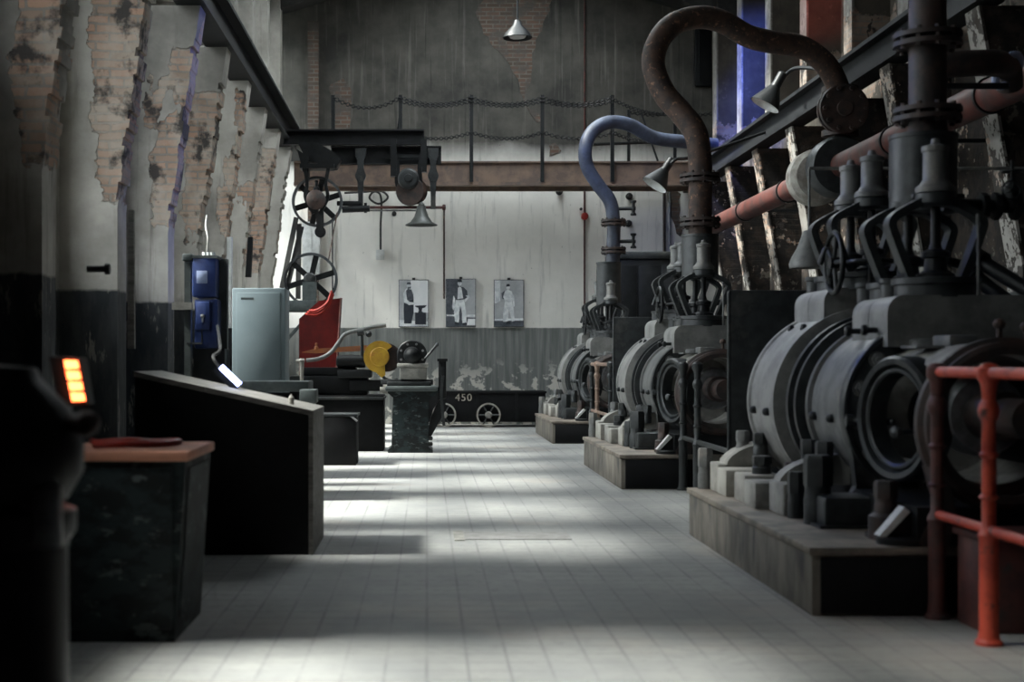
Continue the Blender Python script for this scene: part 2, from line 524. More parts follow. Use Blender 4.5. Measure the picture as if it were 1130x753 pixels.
# ================================================================== THE HALL
LW, RW, YB, YN = -3.5, 6.0, 29.0, -3.0
PW = [7.0, 9.1, 11.3, 13.95, 16.6, 18.75, 20.95, 23.1, 25.2, 27.35]
PT = 0.72
struct(MB().box(LW - .4, RW + .4, YN - .3, YB + .4, -.3, 0).build('floor', 'floor'))
struct(MB().box(LW - .4, RW + .4, YB, YB + .4, 0, 10.5).build('wall_back', 'back'))
struct(MB().box(LW - .4, RW + .4, YN - .3, YN, 0, 10.5).build('wall_rear', 'right'))
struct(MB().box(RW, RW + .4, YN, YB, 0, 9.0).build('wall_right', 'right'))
# gable roof, both slopes, with boards
rm = MB()
rx = (LW + RW) / 2
SKY0, SKY1, SKX = 18.5, 27.4, 1.6      # added unseen ridge skylight, brightens the far end and back wall
for (ya, yb) in ((YN - .3, SKY0), (SKY1, YB + .4)):
    rm.prism([(LW - .5, 8.05), (rx, 9.6), (RW + .5, 8.05), (RW + .5, 8.3), (rx, 9.85), (LW - .5, 8.3)], 'y', ya, yb)
sz = 9.6 - 1.55 * SKX / (rx - LW + .5)
rm.prism([(LW - .5, 8.05), (rx - SKX, sz), (rx - SKX, sz + .25), (LW - .5, 8.3)], 'y', SKY0, SKY1)
rm.prism([(RW + .5, 8.05), (rx + SKX, sz), (rx + SKX, sz + .25), (RW + .5, 8.3)], 'y', SKY0, SKY1)
sk = MB()
y = SKY0
while y < SKY1 + .01:
    sk.prism([(rx - SKX, sz + .12), (rx, 9.72), (rx + SKX, sz + .12), (rx + SKX, sz + .18), (rx, 9.78), (rx - SKX, sz + .18)], 'y', y - .025, y + .025)
    y += 1.0
sk.box(rx - .04, rx + .04, SKY0, SKY1, 9.68, 9.8)
skf = struct(sk.build('window_99', 'frame', smooth=0))
MB().prism([(rx - SKX, sz + .14), (rx, 9.74), (rx + SKX, sz + .14), (rx + SKX, sz + .148), (rx, 9.748), (rx - SKX, sz + .148)], 'y', SKY0, SKY1).build('glass', 'glass', skf)
for y in range(0, 29, 3):
    rm.prism([(LW, 7.75), (rx, 9.35), (RW, 7.75), (RW, 8.1), (rx, 9.65), (LW, 8.1)], 'y', y, y + .18)
struct(rm.build('ceiling', 'roof'))
# left wall: sill wall, band between the two window rows, top band, solid piers behind each pilaster
WZ0, WZ1, WZ2, WZ3 = 2.25, 5.36, 5.5, 8.0
lw = MB()
lw.box(LW - .4, LW, YN, YB, 0, WZ0).box(LW - .4, LW, YN, YB, WZ1, WZ2).box(LW - .4, LW, YN, YB, WZ3, 8.4)
edges = [YN] + [e for p in PW for e in (p - PT - .08, p + .08)] + [YB - .1]
bays = []
lw.box(LW - .4, LW, YN, 1.0, WZ0, WZ1).box(LW - .4, LW, YN, 1.0, WZ2, WZ3)
for i, p in enumerate(PW):
    lw.box(LW - .4, LW, p - PT - .08, p + .08, WZ0, WZ1).box(LW - .4, LW, p - PT - .08, p + .08, WZ2, WZ3)
    y0 = PW[i - 1] + .08 if i else 4.9
    if i == 0:      # unseen sill, raised to tune the light on the near end
        lw.box(LW - .4, LW, y0, p - PT - .08, WZ0, 3.2)
    if i == 2:      # unseen sill, raised to dim the near pilasters and machine fronts
        lw.box(LW - .4, LW, y0, p - PT - .08, WZ0, 3.7)
    if i == 1:      # this bay is walled up
        lw.box(LW - .4, LW, y0, p - PT - .08, WZ0, WZ1).box(LW - .4, LW, y0, p - PT - .08, WZ2, WZ3)
        continue
    bays.append((y0, p - PT - .08))
bays.append((PW[-1] + .08, YB - .1))
lw.box(LW - .4, LW, 3.0, 4.9, WZ0, WZ1).box(LW - .4, LW, 3.0, 4.9, WZ2, WZ3)
lw.box(LW - .4, LW, 1.0, 3.0, WZ0, WZ1).box(LW - .4, LW, 1.0, 3.0, WZ2, WZ3)
struct(lw.build('wall_left', 'left', smooth=0))
k = 0
for (y0, y1) in bays:
    for (z0, z1) in ((WZ0, WZ1), (WZ2, WZ3)):
        k += 1
        if abs(y0 - 4.9) < .01 and z0 < 4:
            z0 = 3.2
        if abs(y0 - 9.18) < .01 and z0 < 4:
            z0 = 3.7
        w = MB()
        x = LW - .25
        w.box(x, x + .06, y0, y0 + .05, z0, z1).box(x, x + .06, y1 - .05, y1, z0, z1)
        w.box(x, x + .06, y0 + .05, y1 - .05, z0, z0 + .05).box(x, x + .06, y0 + .05, y1 - .05, z1 - .05, z1)
        nz = 5 if z0 < 4 else 4
        for i in range(1, nz):
            zz = z0 + (z1 - z0) * i / nz
            w.box(x + .01, x + .05, y0 + .05, y1 - .05, zz - .012, zz + .012)
        for i in (1, 2):
            yy = y0 + (y1 - y0) * i / 3
            w.box(x + .01, x + .05, yy - .012, yy + .012, z0 + .05, z1 - .05)
        fr = struct(w.build('window_%d' % k, 'frame'))
        g = MB().box(x + .025, x + .032, y0 + .05, y1 - .05, z0 + .05, z1 - .05).build('glass', 'glass', fr)
# left pilasters: battered brackets that widen upwards, then a crane rail, then upper pilasters
t = 0
for i, p in enumerate(PW):
    t += 1
    jig = random.Random(i)
    prof = [(LW - .02, 0), (-2.95, 0), (-2.95, 2.75)]
    zq = 2.75
    while zq < 5.2:             # broken brick edge, course by course
        xq = -2.95 + .36 * (zq - 2.75) / 2.55 - jig.choice((0, 0, .01, .015, .025, .04) if zq < 4.9 else (0,))
        prof += [(xq, zq), (xq + .36 * .085 / 2.55, zq + .085)]
        zq += .0855
    prof += [(-2.58, 5.35), (LW - .02, 5.35)]
    m = MB()
    m.prism(prof, 'y', p - .40, p)
    m.box(LW - .02, -2.78, p - .42, p - .04, 5.93, 8.2)
    struct(m.build('trim_%d' % t, 'left', smooth=0))
t += 1
cb = MB().box(-2.86, -2.52, 1.0, YB, 5.36, 5.40).box(-2.72, -2.66, 1.0, YB, 5.40, 5.86).box(-2.86, -2.52, 1.0, YB, 5.86, 5.91)
struct(cb.build('trim_%d' % t, 'beam', smooth=0))
# right pilasters and beam
PR = [7.0, 9.1, 11.3, 13.95, 16.6, 18.75, 20.95, 23.1, 25.2, 27.35]
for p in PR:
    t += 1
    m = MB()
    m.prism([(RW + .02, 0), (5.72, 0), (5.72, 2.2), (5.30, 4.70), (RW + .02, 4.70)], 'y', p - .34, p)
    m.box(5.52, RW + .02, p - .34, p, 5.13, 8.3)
    m.cur = 1                   # pale skin: window light on the aisle face put into the colour
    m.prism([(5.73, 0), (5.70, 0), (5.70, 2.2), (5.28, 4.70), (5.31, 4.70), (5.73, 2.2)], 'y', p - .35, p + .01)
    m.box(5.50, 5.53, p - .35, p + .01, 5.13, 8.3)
    struct(m.build('trim_%d' % t, ['right', 'rpil_lit'], smooth=0))
t += 1
struct(MB().box(5.22, 5.5, 3, YB, 4.72, 4.76).box(5.33, 5.39, 3, YB, 4.76, 5.07).box(5.22, 5.5, 3, YB, 5.07, 5.12).build('trim_%d' % t, 'beam', smooth=0))
# corner brick strip and exposed brick patches on the back wall
def patch(pix, t):
    r = random.Random(t)
    pts = []
    for i, (a, b) in enumerate(pix):
        a2, b2 = pix[(i + 1) % len(pix)]
        n = max(2, int(math.hypot(a2 - a, b2 - b) / 6))
        for q in range(n):
            f = q / n
            pts.append((a + (a2 - a) * f + r.uniform(-2, 2), b + (b2 - b) * f + r.uniform(-2, 2)))
    poly = [(at(a, b, YB).x, at(a, b, YB).z) for a, b in pts]
    struct(MB().prism(poly, 'y', YB - .02, YB + .05).build('trim_%d' % t, 'brick', smooth=0))
patch([(523, 12), (545, -12), (612, -12), (604, 20), (592, 45), (586, 68), (586, 92), (578, 112), (570, 88), (560, 68), (545, 52), (534, 36)], t + 1)
patch([(364, 92), (380, 86), (388, 96), (386, 122), (388, 150), (372, 150), (366, 128)], t + 2)
patch([(738, 208), (750, 214), (752, 262), (744, 250), (738, 232)], t + 3)
patch([(580, 118), (592, 122), (596, 134), (588, 132)], t + 4)
patch([(605, 160), (616, 158), (618, 168), (608, 171)], t + 5)
t += 5
t += 1
struct(MB().box(-2.42, -2.2, YB - .12, YB, 0, 8.2).build('trim_%d' % t, 'brick', smooth=0))
# flush steel hatch in the floor
h = tag(MB().box(.28, 1.05, 10.3, 10.73, 0, .006).build('floor_hatch', 'plate', loc=(.66, 10.5, 0)), 'flat grey metal cover plate set in the tiled aisle floor', 'hatch')
MB().box(.20, .275, 10.24, 10.8, 0, .007).build('hatch_edge_strip', 'dust', h)

# ================================================================== THE STEAM TURBINES (three, built once)
OFF = [0.0, 7.1, 14.95]
AX, AZ = 2.96, 1.01
PLX1 = 4.7
PL = thing('machine_plinth', (1.94, 7.21, 0), 'nearest stained concrete plinth under the largest round machine', 'plinth', 'concrete machine plinths')
MB().box(1.955, PLX1, 7.225, 10.6, 0, .31, .012).build('block', 'concrete', PL)
MB().box(1.94, PLX1, 7.21, 10.62, .31, .351, .008).build('top_slab', 'curb', PL)
MB().box(2.0, PLX1 - .02, 7.212, 7.226, .012, .30, .003).build('end_plate', 'black', PL)

TB = thing('steam_turbine', (AX, 7.3, .351), 'nearest dark round steam machine, the one behind the red railing', 'steam machine', 'turbine machines in a row')
o = (AX, 0, AZ)
YD = (0, 1, 0)


def ylathe(prof, n=64):
    return MB().lathe((AX, 0, AZ), YD, [(r, y) for r, y in prof], n)


rc = ylathe([(.3, 9.50), (.60, 9.50), (.645, 9.515), (.645, 9.565), (.63, 9.58), (.63, 10.22), (.645, 10.235), (.645, 10.29), (.60, 10.33), (.2, 10.33)]).build('rear_casing', 'casing', TB)
ylathe([(.3, 9.15), (.545, 9.155), (.585, 9.165), (.585, 9.215), (.545, 9.225), (.545, 9.29), (.60, 9.30), (.60, 9.36), (.54, 9.37), (.54, 9.50), (.3, 9.50)]).build('grooved_neck', 'iron', TB)
fc = ylathe([(.3, 8.42), (.505, 8.42), (.505, 9.07), (.53, 9.08), (.53, 9.14), (.3, 9.15)]).build('front_casing', 'iron_pale', TB)
for (yy, r, par) in ((9.72, .63, rc), (10.1, .63, rc), (9.0, .505, fc), (8.62, .505, fc)):
    MB().lathe((AX - r + .01, yy, AZ - .06), (-1, 0, 0), [(.028, 0), (.028, .03), (.018, .045), (0, .05)], 12).build('side_plug', 'iron', par)
fl = MB()
fl.lathe((AX, 0, AZ), YD, [(.2, 8.33), (.36, 8.33), (.365, 8.322), (.385, 8.322), (.39, 8.33), (.495, 8.33), (.50, 8.318), (.52, 8.318), (.525, 8.33), (.525, 8.405), (.50, 8.42), (.2, 8.42)], 64)
foot = [(AX - .505, AZ - .1), (AX - .46, AZ - .28), (AX - .44, AZ - .45), (AX - .50, .46), (AX - .60, .40), (AX - .60, .352), (AX + .60, .352), (AX + .60, .40), (AX + .50, .46), (AX + .44, AZ - .45), (AX + .46, AZ - .28), (AX + .505, AZ - .1)]
fl.prism(foot, 'y', 8.335, 8.415)
FL = fl.build('front_flange', 'iron', TB)
for q in range(14):
    a = 2 * PI * (q + .35) / 14
    c = (AX + .44 * math.cos(a), 8.332, AZ + .44 * math.sin(a))
    MB().lathe(c, (0, -1, 0), [(.048, 0), (.048, .012), (.034, .013)], 16).hexa((c[0], 8.32, c[2]), (0, -1, 0), .036, .032).lathe((c[0], 8.29, c[2]), (0, -1, 0), [(.02, 0), (.02, .015), (.01, .022)], 10).build('flange_bolt', 'iron_pale', FL)
# bearing housing with round side opening facing the aisle
bh = MB()
A = math.radians
for (a0, a1) in ((-70, 134), (226, 290)):
    bh.ringlathe((AX, 0, AZ - .02), YD, [(.40, 7.42), (.40, 8.34), (.34, 8.34), (.34, 7.42)], 40, A(a0), A(a1), ref=(1, 0, 0)) if False else bh.ringlathe((AX, 0, AZ - .02), (0, -1, 0), [(.40, -8.34), (.40, -7.42), (.34, -7.42), (.34, -8.34)], 40, A(a0), A(a1), ref=(1, 0, 0))
bh.ringlathe((AX, 0, AZ - .02), YD, [(.40, 8.16), (.405, 8.34), (.2, 8.34), (.2, 8.16)], 48)
BH = bh.build('bearing_housing', 'dust', TB)
MB().ringlathe((AX - .33, 7.83, AZ - .03), (-1, -.30, 0), [(.25, -.06), (.25, .05), (.262, .06), (.275, .06), (.285, .04), (.30, .075), (.33, .08), (.345, .06), (.345, -.06)], 56).build('opening_rim', 'iron', BH)
MB().cyl((AX - .30, 7.62, AZ - .09), (AX - .46, 7.52, AZ - .09), .014).lathe((AX - .48, 7.51, AZ - .09), (-1, -.6, 0), [(0, -.03), (.028, -.02), (.035, 0), (.028, .02), (0, .03)], 14).build('opening_knob', 'iron', BH)
MB().cyl((AX - .30, 8.1, AZ - .06), (AX - .5, 8.27, AZ - .06), .022).lathe((AX - .50, 8.27, AZ - .06), (-1, .2, 0), [(0, -.03), (.04, -.02), (.04, .02), (0, .03)], 14).build('drain_cock', 'iron', BH)
ring = MB()
ring.ringlathe((AX, 0, AZ - .04), YD, [(.40, 7.36), (.435, 7.36), (.45, 7.33), (.45, 7.28), (.425, 7.26), (.425, 7.22), (.40, 7.20), (.36, 7.20), (.36, 7.24), (.38, 7.26), (.38, 7.36)], 64)
ring.prism([(AX - .40, AZ - .25), (AX - .34, .56), (AX - .42, .44), (AX - .46, .352), (AX - .30, .352), (AX - .26, .50), (AX - .30, AZ - .3)], 'y', 7.24, 7.36)
ring.build('end_ring', 'darkrust', TB)
ylathe([(.0, 6.95), (.10, 6.95), (.10, 7.25), (.13, 7.26), (.13, 7.5), (.1, 7.52), (.1, 8.2), (0, 8.2)], 24).build('shaft', 'darkrust', TB)
ylathe([(.0, 7.50), (.20, 7.50), (.22, 7.55), (.22, 7.7), (.12, 7.75), (0, 7.75)], 32).build('coupling', 'steel', TB)
tb = MB()
for j, xx in enumerate((AX - .02, AX + .18, AX - .2)):
    tb.box(xx - .08, xx + .08, 7.78 + .0 * j, 8.05, AZ + .36, AZ + .43 - .03 * abs(j), .012)
tb.lathe((AX - .08, 8.18, AZ + .37), (0, 0, 1), [(.1, 0), (.1, .035), (.08, .045), (0, .045)], 20)
tb.build('oil_cover', 'iron_pale', BH)
for (xx, yy, hh, mt) in ((AX + .1, 7.6, .12, 'rust'), (AX + .17, 7.42, .10, 'rust')):
    MB().lathe((xx, yy, AZ + .34), (0, 0, 1), [(.035, 0), (.035, .04), (.016, .05), (.016, hh), (.03, hh + .01), (.035, hh + .03), (.02, hh + .05), (.0, hh + .055)], 14).build('oiler', mt, TB)
# dark bed under the casing
bd = MB()
bd.box(2.62, 4.1, 8.45, 10.28, .352, .60)
bd.box(2.5, 3.9, 7.25, 8.3, .352, .55)
bd.box(3.2, 4.6, 7.3, 10.5, .352, 1.25, .05)
bd.build('bed_frame', 'iron_black', TB)
# feet along the aisle edge
def footblock(x0, x1, y0, y1, z1, m, joint=False, gus=True):
    b = MB()
    if joint:
        ym = (y0 + y1) / 2
        b.box(x0, x1, y0, ym - .01, .352, z1 - .02, .012).box(x0 + .01, x1, ym + .01, y1, .352, z1, .012)
        b.box(x0 + .03, x1 - .02, ym - .02, ym + .02, .352, z1 - .05)
    else:
        b.box(x0, x1, y0, y1, .352, z1, .015)
    f = b.build('foot', m, TB)
    if gus:
        yg = y0 + (y1 - y0) * .55
        pts = [(x1 + .32, z1 - .02)]
        for q in range(9):
            a = PI / 2 * q / 8
            pts.append((x1 + .32 - (.32 + .22) * math.sin(a), z1 + .20 * math.cos(a) - .02))
        MB().prism(pts, 'y', yg - .02, y1 - .02).build('gusset', m, f)
    return f
f1 = footblock(2.07, 2.36, 9.85, 10.45, .56, 'dust', True)
f2 = footblock(2.09, 2.36, 9.05, 9.72, .54, 'dust', True, False)
f3 = footblock(2.16, 2.40, 8.62, 8.98, .55, 'dust')
f4 = MB().box(2.24, 2.92, 8.02, 8.32, .352, .53, .03).lathe((2.66, 8.02, .43), (0, -1, 0), [(.085, 0), (.085, .02), (.055, .03)], 20).hexa((2.66, 8.0, .43), (0, -1, 0), .05, .05).box(2.21, 2.98, 7.99, 8.34, .352, .37).build('foot', 'iron', TB)
def bolt(par, x, y, z, r, h, m='iron'):
    MB().lathe((x, y, z), (0, 0, 1), [(r * 1.1, 0), (r * 1.1, h * .35), (r, h * .4), (r, h * .55)], 16).hexa((x, y, z + h * .55), (0, 0, 1), r * 1.15, h * .45).build('anchor_bolt', m, par)
bolt(f1, 2.06, 10.52, .352, .05, .30, 'iron_pale')
bolt(f1, 2.30, 10.35, .62, .045, .17, 'iron_pale')
bolt(f1, 2.36, 10.05, .62, .05, .17)
bolt(f2, 2.25, 9.55, .54, .06, .12)
bolt(f2, 2.34, 9.1, .50, .045, .15, 'darkrust')
bolt(f3, 2.42, 9.0, .60, .05, .20)
bolt(f3, 2.46, 8.8, .60, .05, .20)
bolt(f3, 2.22, 8.55, .352, .045, .28)
bolt(f4, 2.27, 8.25, .352, .075, .40)
f5 = MB().lathe((2.44, 7.56, .352), (0, 0, 1), [(.09, 0), (.09, .12), (.06, .14)], 20).box(2.36, 2.54, 7.48, 7.66, .352, .38).build('foot', 'darkrust', TB)
bolt(f5, 2.44, 7.56, .46, .055, .20, 'darkrust')
lv = MB().lathe((2.46, 7.36, .352), (0, 0, 1), [(.13, 0), (.13, .03), (.11, .04), (0, .04)], 28)
lv.prism([(2.36, .39), (2.58, .39), (2.58, .47), (2.49, .53)], 'y', 7.33, 7.4)
L5 = lv.build('foot_pedal', 'iron_black', TB)
MB().prism([(2.33, .395), (2.36, .385), (2.49, .52), (2.46, .545)], 'y', 7.32, 7.41).build('pedal_plate', 'white', L5)
MB().prism([(2.05, .62), (2.19, .58), (2.16, .352), (2.10, .352)], 'y', 10.5, 10.515).build('gusset_plate', 'dust', TB)
# steam chests
def chest(x0, x1, y0, y1, z0, z1, r):
    pts = [(x0, z0)]
    for q in range(7):
        a = PI / 2 * q / 6
        pts.append((x0 + r - r * math.cos(a), z1 - r + r * math.sin(a)))
    for q in range(7):
        a = PI / 2 * q / 6
        pts.append((x1 - r + r * math.sin(a), z1 - r + r * math.cos(a)))
    pts.append((x1, z0))
    ym = y0 + (y1 - y0) * .52
    m = MB().prism(pts, 'y', y0, ym - .006).prism(pts, 'y', ym + .006, y1)
    m.prism([((p[0] - (x0 + x1) / 2) * .985 + (x0 + x1) / 2, z0 + (p[1] - z0) * .975) for p in pts], 'y', ym - .01, ym + .01)
    c = m.build('steam_chest', 'casing', TB)
    for yy in (ym - .16, ym + .17):
        MB().cyl((x0 - .06, yy, z0 + .1), (x0 + .02, yy, z0 + .1), .018).lathe((x0 - .06, yy, z0 + .1), (-1, 0, 0), [(.03, 0), (.035, .01), (.03, .03), (0, .04)], 12).build('chest_plug', 'iron_black', c)
    return c
chest(2.67, 3.62, 8.24, 8.92, 1.38, 1.68, .10)
chest(2.67, 3.62, 9.56, 10.32, 1.42, 1.79, .10)


def valve(yv, zb, cyl=True, s=1.0):
    X = 3.03
    v = MB().lathe((X, yv, zb - .01), (0, 0, 1), [(.235, 0), (.235, .075), (.255, .08), (.255, .115), (.2, .12), (0, .12)], 32)
    vb = v.build('valve_base', 'iron', TB)
    zt = zb + .11
    y = MB()
    sec = [(-.024, -.055), (.024, -.055), (.024, .055), (-.024, .055)]
    for sg in (-1, 1):
        pts = [(X + sg * .155, yv, zt), (X + sg * .215, yv, zt + .15), (X + sg * .265, yv, zt + .29), (X + sg * .268, yv, zt + .335), (X + sg * .235, yv, zt + .375), (X + sg * .14, yv, zt + .43), (X + sg * .05, yv, zt + .47)]
        y.sweep(smooth_path(pts, 4), sec, up=(1, 0, 0))
    y.lathe((X, yv, zt + .425), (0, 0, 1), [(.09, 0), (.115, .02), (.115, .075), (.09, .09)], 24)
    yk = y.build('valve_yoke', 'iron', TB)
    MB().lathe((X, yv, zt - .005), (0, 0, 1), [(.11, 0), (.11, .03), (.07, .05), (.06, .12), (.085, .13), (.085, .16), (.04, .18), (.028, .22), (.028, .43)], 20).build('valve_stem', 'iron_black', yk)
    if cyl:
        MB().lathe((X, yv, zt + .51), (0, 0, 1), [(.115, 0), (.115, .03), (.09, .05), (.072, .08), (.072, .24), (.08, .245), (.08, .275), (.03, .29), (.022, .32), (0, .325)], 24).build('spring_cylinder', 'iron_pale', yk)
    MB().lathe((X - .20, yv + .17, zb - .01), (0, 0, 1), [(.07, 0), (.07, .09), (.08, .1), (.08, .125), (0, .13)], 20).build('balance_cap', 'iron', vb)
    return vb
valve(8.47, 1.68)
valve(8.97 - .02, 1.68, False)
valve(9.68, 1.79)
valve(10.16, 1.79)
# bridge the second valve base down to the casing
ylathe([(.0, 8.9), (.2, 8.9), (.2, 9.15), (0, 9.15)], 16)
MB().lathe((3.03, 8.95, 1.45), (0, 0, 1), [(.2, 0), (.2, .23)], 24).build('valve_pedestal', 'iron_black', TB)


def handwheel(c, d, R, par, m='iron_black', name='handwheel', spokes=5, rr=None, stem=None):
    c = Vector(c); dd, a, b = frame_of(d)
    w = MB().torus(c, d, R, rr or R * .11, 32, 8)
    w.lathe(c - dd * R * .15, d, [(R * .2, 0), (R * .2, R * .3)], 14)
    for q in range(spokes):
        t = 2 * PI * q / spokes
        e = c + (a * math.cos(t) + b * math.sin(t)) * R
        w.cyl(c, e, R * .075, n=8)
    if stem:
        w.cyl(c, c + dd * stem, R * .1, n=10)
    return w.build(name, m, par)
handwheel((2.92, 9.36, 1.95), (0, 0, -1), .14, TB, stem=.3)
handwheel((2.71, 9.46, 1.95), (1, 0, 0), .2, TB, stem=.25, rr=.018)
MB().tube(smooth_path([(2.66, 9.62, 1.95), (2.70, 9.6, 2.05), (2.72, 9.58, 1.85), (2.74, 9.6, 1.80)]), .02).build('valve_link', 'iron', TB)
MB().tube([(3.2, 8.25, 1.40), (3.2, 8.25, 2.02), (3.2, 8.26, 2.15)], .010).build('gauge_rod', 'iron_pale', TB)
MB().tube(smooth_path([(3.3, 10.3, 1.95), (3.7, 10.3, 2.02), (3.95, 10.3, 1.9), (4.0, 10.3, 1.3)]), .035).build('drain_pipe', 'iron_black', TB)

# sheet-metal screens behind each machine
SH = thing('sheet_screen', (3.1, 11.5, 0), 'tall dark sheet metal screen between the nearest and the second machine', 'screen', 'sheet metal screens between the machines')
MB().box(2.44, 3.9, 11.48, 11.51, .25, 1.86, .008).build('sheet', 'bench_dark' if 'bench_dark' in M else 'iron', SH)
MB().cyl((2.445, 11.495, 0), (2.445, 11.495, 1.86), .018).cyl((3.89, 11.495, 0), (3.89, 11.495, 1.86), .018).cyl((2.445, 11.495, 1.855), (3.89, 11.495, 1.855), .014).build('edge_tube', 'iron', SH)

T2, P2, S2 = copy_tree(TB, OFF[1]), copy_tree(PL, OFF[1]), copy_tree(SH, OFF[1])
T3, P3 = copy_tree(TB, OFF[2]), copy_tree(PL, OFF[2])
T2['label'] = 'middle steam machine of the row, under the rusty brown gooseneck pipe'
T3['label'] = 'farthest steam machine of the row, under the blue gooseneck pipe'
P2['label'] = 'second concrete plinth along the aisle, under the middle machine'
P3['label'] = 'farthest concrete plinth along the aisle, close to the back wall'
S2['label'] = 'dark sheet metal screen standing between the middle and the farthest machine'


# ------------------------------------------------------------------ steam pipes
def flange(m, c, d, r, th=.03, gap=.02, bolts=8, br=.018):
    d2, a, b = frame_of(d)
    c = Vector(c)
    for sg in (-1, 1):
        m.lathe(c + d2 * (sg * (gap / 2 + th / 2) - th / 2), d2, [(r * .7, 0), (r, .003), (r, th - .003), (r * .7, th)], 28)
    for q in range(bolts):
        t = 2 * PI * q / bolts
        e = c + (a * math.cos(t) + b * math.sin(t)) * r * .86
        m.cyl(e - d2 * (gap / 2 + th * 1.5), e + d2 * (gap / 2 + th * 1.5), br, n=6)
    return m


def drum(par, X, Y, z0, z1, r, m='iron'):
    return MB().lathe((X, Y, z0), (0, 0, 1), [(r * .5, 0), (r, .01), (r, z1 - z0 - .03), (r * 1.03, z1 - z0 - .025), (r * 1.03, z1 - z0), (r * .5, z1 - z0)], 36).build('steam_drum', m, par)


# machine 1: rusty riser out of the frame
X, Y = 3.13, 8.97
R1 = thing('steam_riser', (X, Y, 2.25), 'thick rusty flanged riser pipe standing on the nearest steam machine', 'pipe')
drum(R1, X, Y, 2.22, 2.72, .205)
m = MB().lathe((X + .03, Y, 2.70), (0, 0, 1), [(.16, 0), (.125, .04), (.115, .1), (.115, 1.9)], 24)
m.tube(smooth_path([(X + .03, Y, 4.5), (X + .03, Y, 4.9), (X + .2, Y + .3, 5.3), (X + .7, Y + 1.0, 5.4), (X + 1.9, Y + 2.6, 5.3)]), .115, 16)
m.build('pipe', 'darkrust', R1)
for z in (2.85, 3.32, 3.37 + .9):
    flange(MB(), (X + .03, Y, z), (0, 0, 1), .21, .035, .02, 10).build('pipe_flange', 'darkrust', R1)
MB().box(X - .13, X + .19, Y - .2, Y + .2, 2.30, 2.33, .005).build('drum_strap', 'iron_black', R1)
# machine 2: big brown gooseneck
Y2 = 8.97 + OFF[1]
X = 3.09
R2 = thing('gooseneck_pipe', (X, Y2, 2.3), 'big rusty brown gooseneck steam pipe looping above the middle machine', 'pipe', 'gooseneck steam pipes')
drum(R2, X, Y2, 2.22, 2.72, .205)
flange(MB(), (X, Y2, 2.86), (0, 0, 1), .23, .04, .02, 10).build('pipe_flange', 'darkrust', R2)
flange(MB(), (X, Y2, 3.36), (0, 0, 1), .23, .04, .02, 10).build('pipe_flange', 'darkrust', R2)
gp = [(775, 250), (775, 215), (774, 178), (768, 148), (752, 125), (733, 103), (721, 72), (727, 45), (745, 26), (772, 19), (797, 24), (826, 40), (855, 47), (885, 52), (910, 70), (925, 98), (927, 130)]
pts = []
for i, (a, b) in enumerate(gp):
    f = max(0, (i - 3) / (len(gp) - 4))
    pts.append(at(a, b, Y2 + 1.25 * f))
pts[0] = Vector((X, Y2, 2.70)); pts[1] = Vector((X, Y2, 3.10)); pts[2] = Vector((X, Y2, 3.50))
MB().tube(smooth_path(pts, 6), .135, 16).build('pipe', 'rust', R2)
pv = at(927, 132, Y2 + 1.25)
# machine 3: blue gooseneck
Y3 = 8.97 + OFF[2]
R3 = thing('gooseneck_pipe', (3.06, Y3, 2.3), 'smaller blue gooseneck steam pipe looping above the farthest machine', 'pipe', 'gooseneck steam pipes')
drum(R3, 3.06, Y3, 2.22, 2.95, .205)
flange(MB(), (3.14, Y3, 3.15), (0, 0, 1), .21, .04, .02, 8).build('pipe_flange', 'darkrust', R3)
flange(MB(), (3.14, Y3, 3.62), (0, 0, 1), .21, .04, .02, 8).build('pipe_flange', 'darkrust', R3)
gp = [(676, 296), (677, 262), (677, 243), (673, 222), (660, 204), (648, 184), (646, 163), (654, 145), (672, 135), (695, 138), (722, 152), (760, 157), (790, 160)]
MB().tube(smooth_path([at(a, b, Y3 + max(0, i - 6) * .12) for i, (a, b) in enumerate(gp)], 6), .115, 16).build('pipe', 'bluepipe', R3)
for zz in (3.85, 3.3):
    MB().cyl((3.2, Y3 - .02, zz), (3.5, Y3 - .1, zz), .03).lathe((3.46, Y3 - .1, zz - .12), (0, 0, 1), [(.05, 0), (.05, .03), (.025, .05), (.025, .2), (.05, .22), (.05, .25)], 12).build('drain_cock', 'iron_black', R3)
# red main along the wall, in plain view
MX, MZ = 5.0, EYE + .47 * 5.0
RM = thing('steam_main_pipe', (MX, 18, MZ), 'long red lead painted steam main running along the right wall', 'pipe')
MB().cyl((MX, 9.5, MZ), (MX, 25.1, MZ), .15, n=24).build('pipe', 'redpipe', RM)
MB().lathe((MX, 18.05, MZ), YD, [(.155, 0), (.30, .02), (.36, .1), (.36, .34), (.30, .42), (.155, .44)], 36).build('lagging_collar', 'lag', RM)
MB().lathe((MX, 17.1, MZ), YD, [(.155, 0), (.34, .02), (.37, .08), (.37, .30), (.3, .36), (.155, .38)], 36).build('main_flange', 'iron', RM)
for y in (19.7, 15.2, 22.3, 12.6):
    MB().ringlathe((MX, y, MZ), YD, [(.148, -.02), (.168, -.02), (.168, .02), (.148, .02)], 28).box(MX + .1, 6.0, y - .02, y + .02, MZ - .02, MZ + .02).build('pipe_clip', 'iron_black', RM)
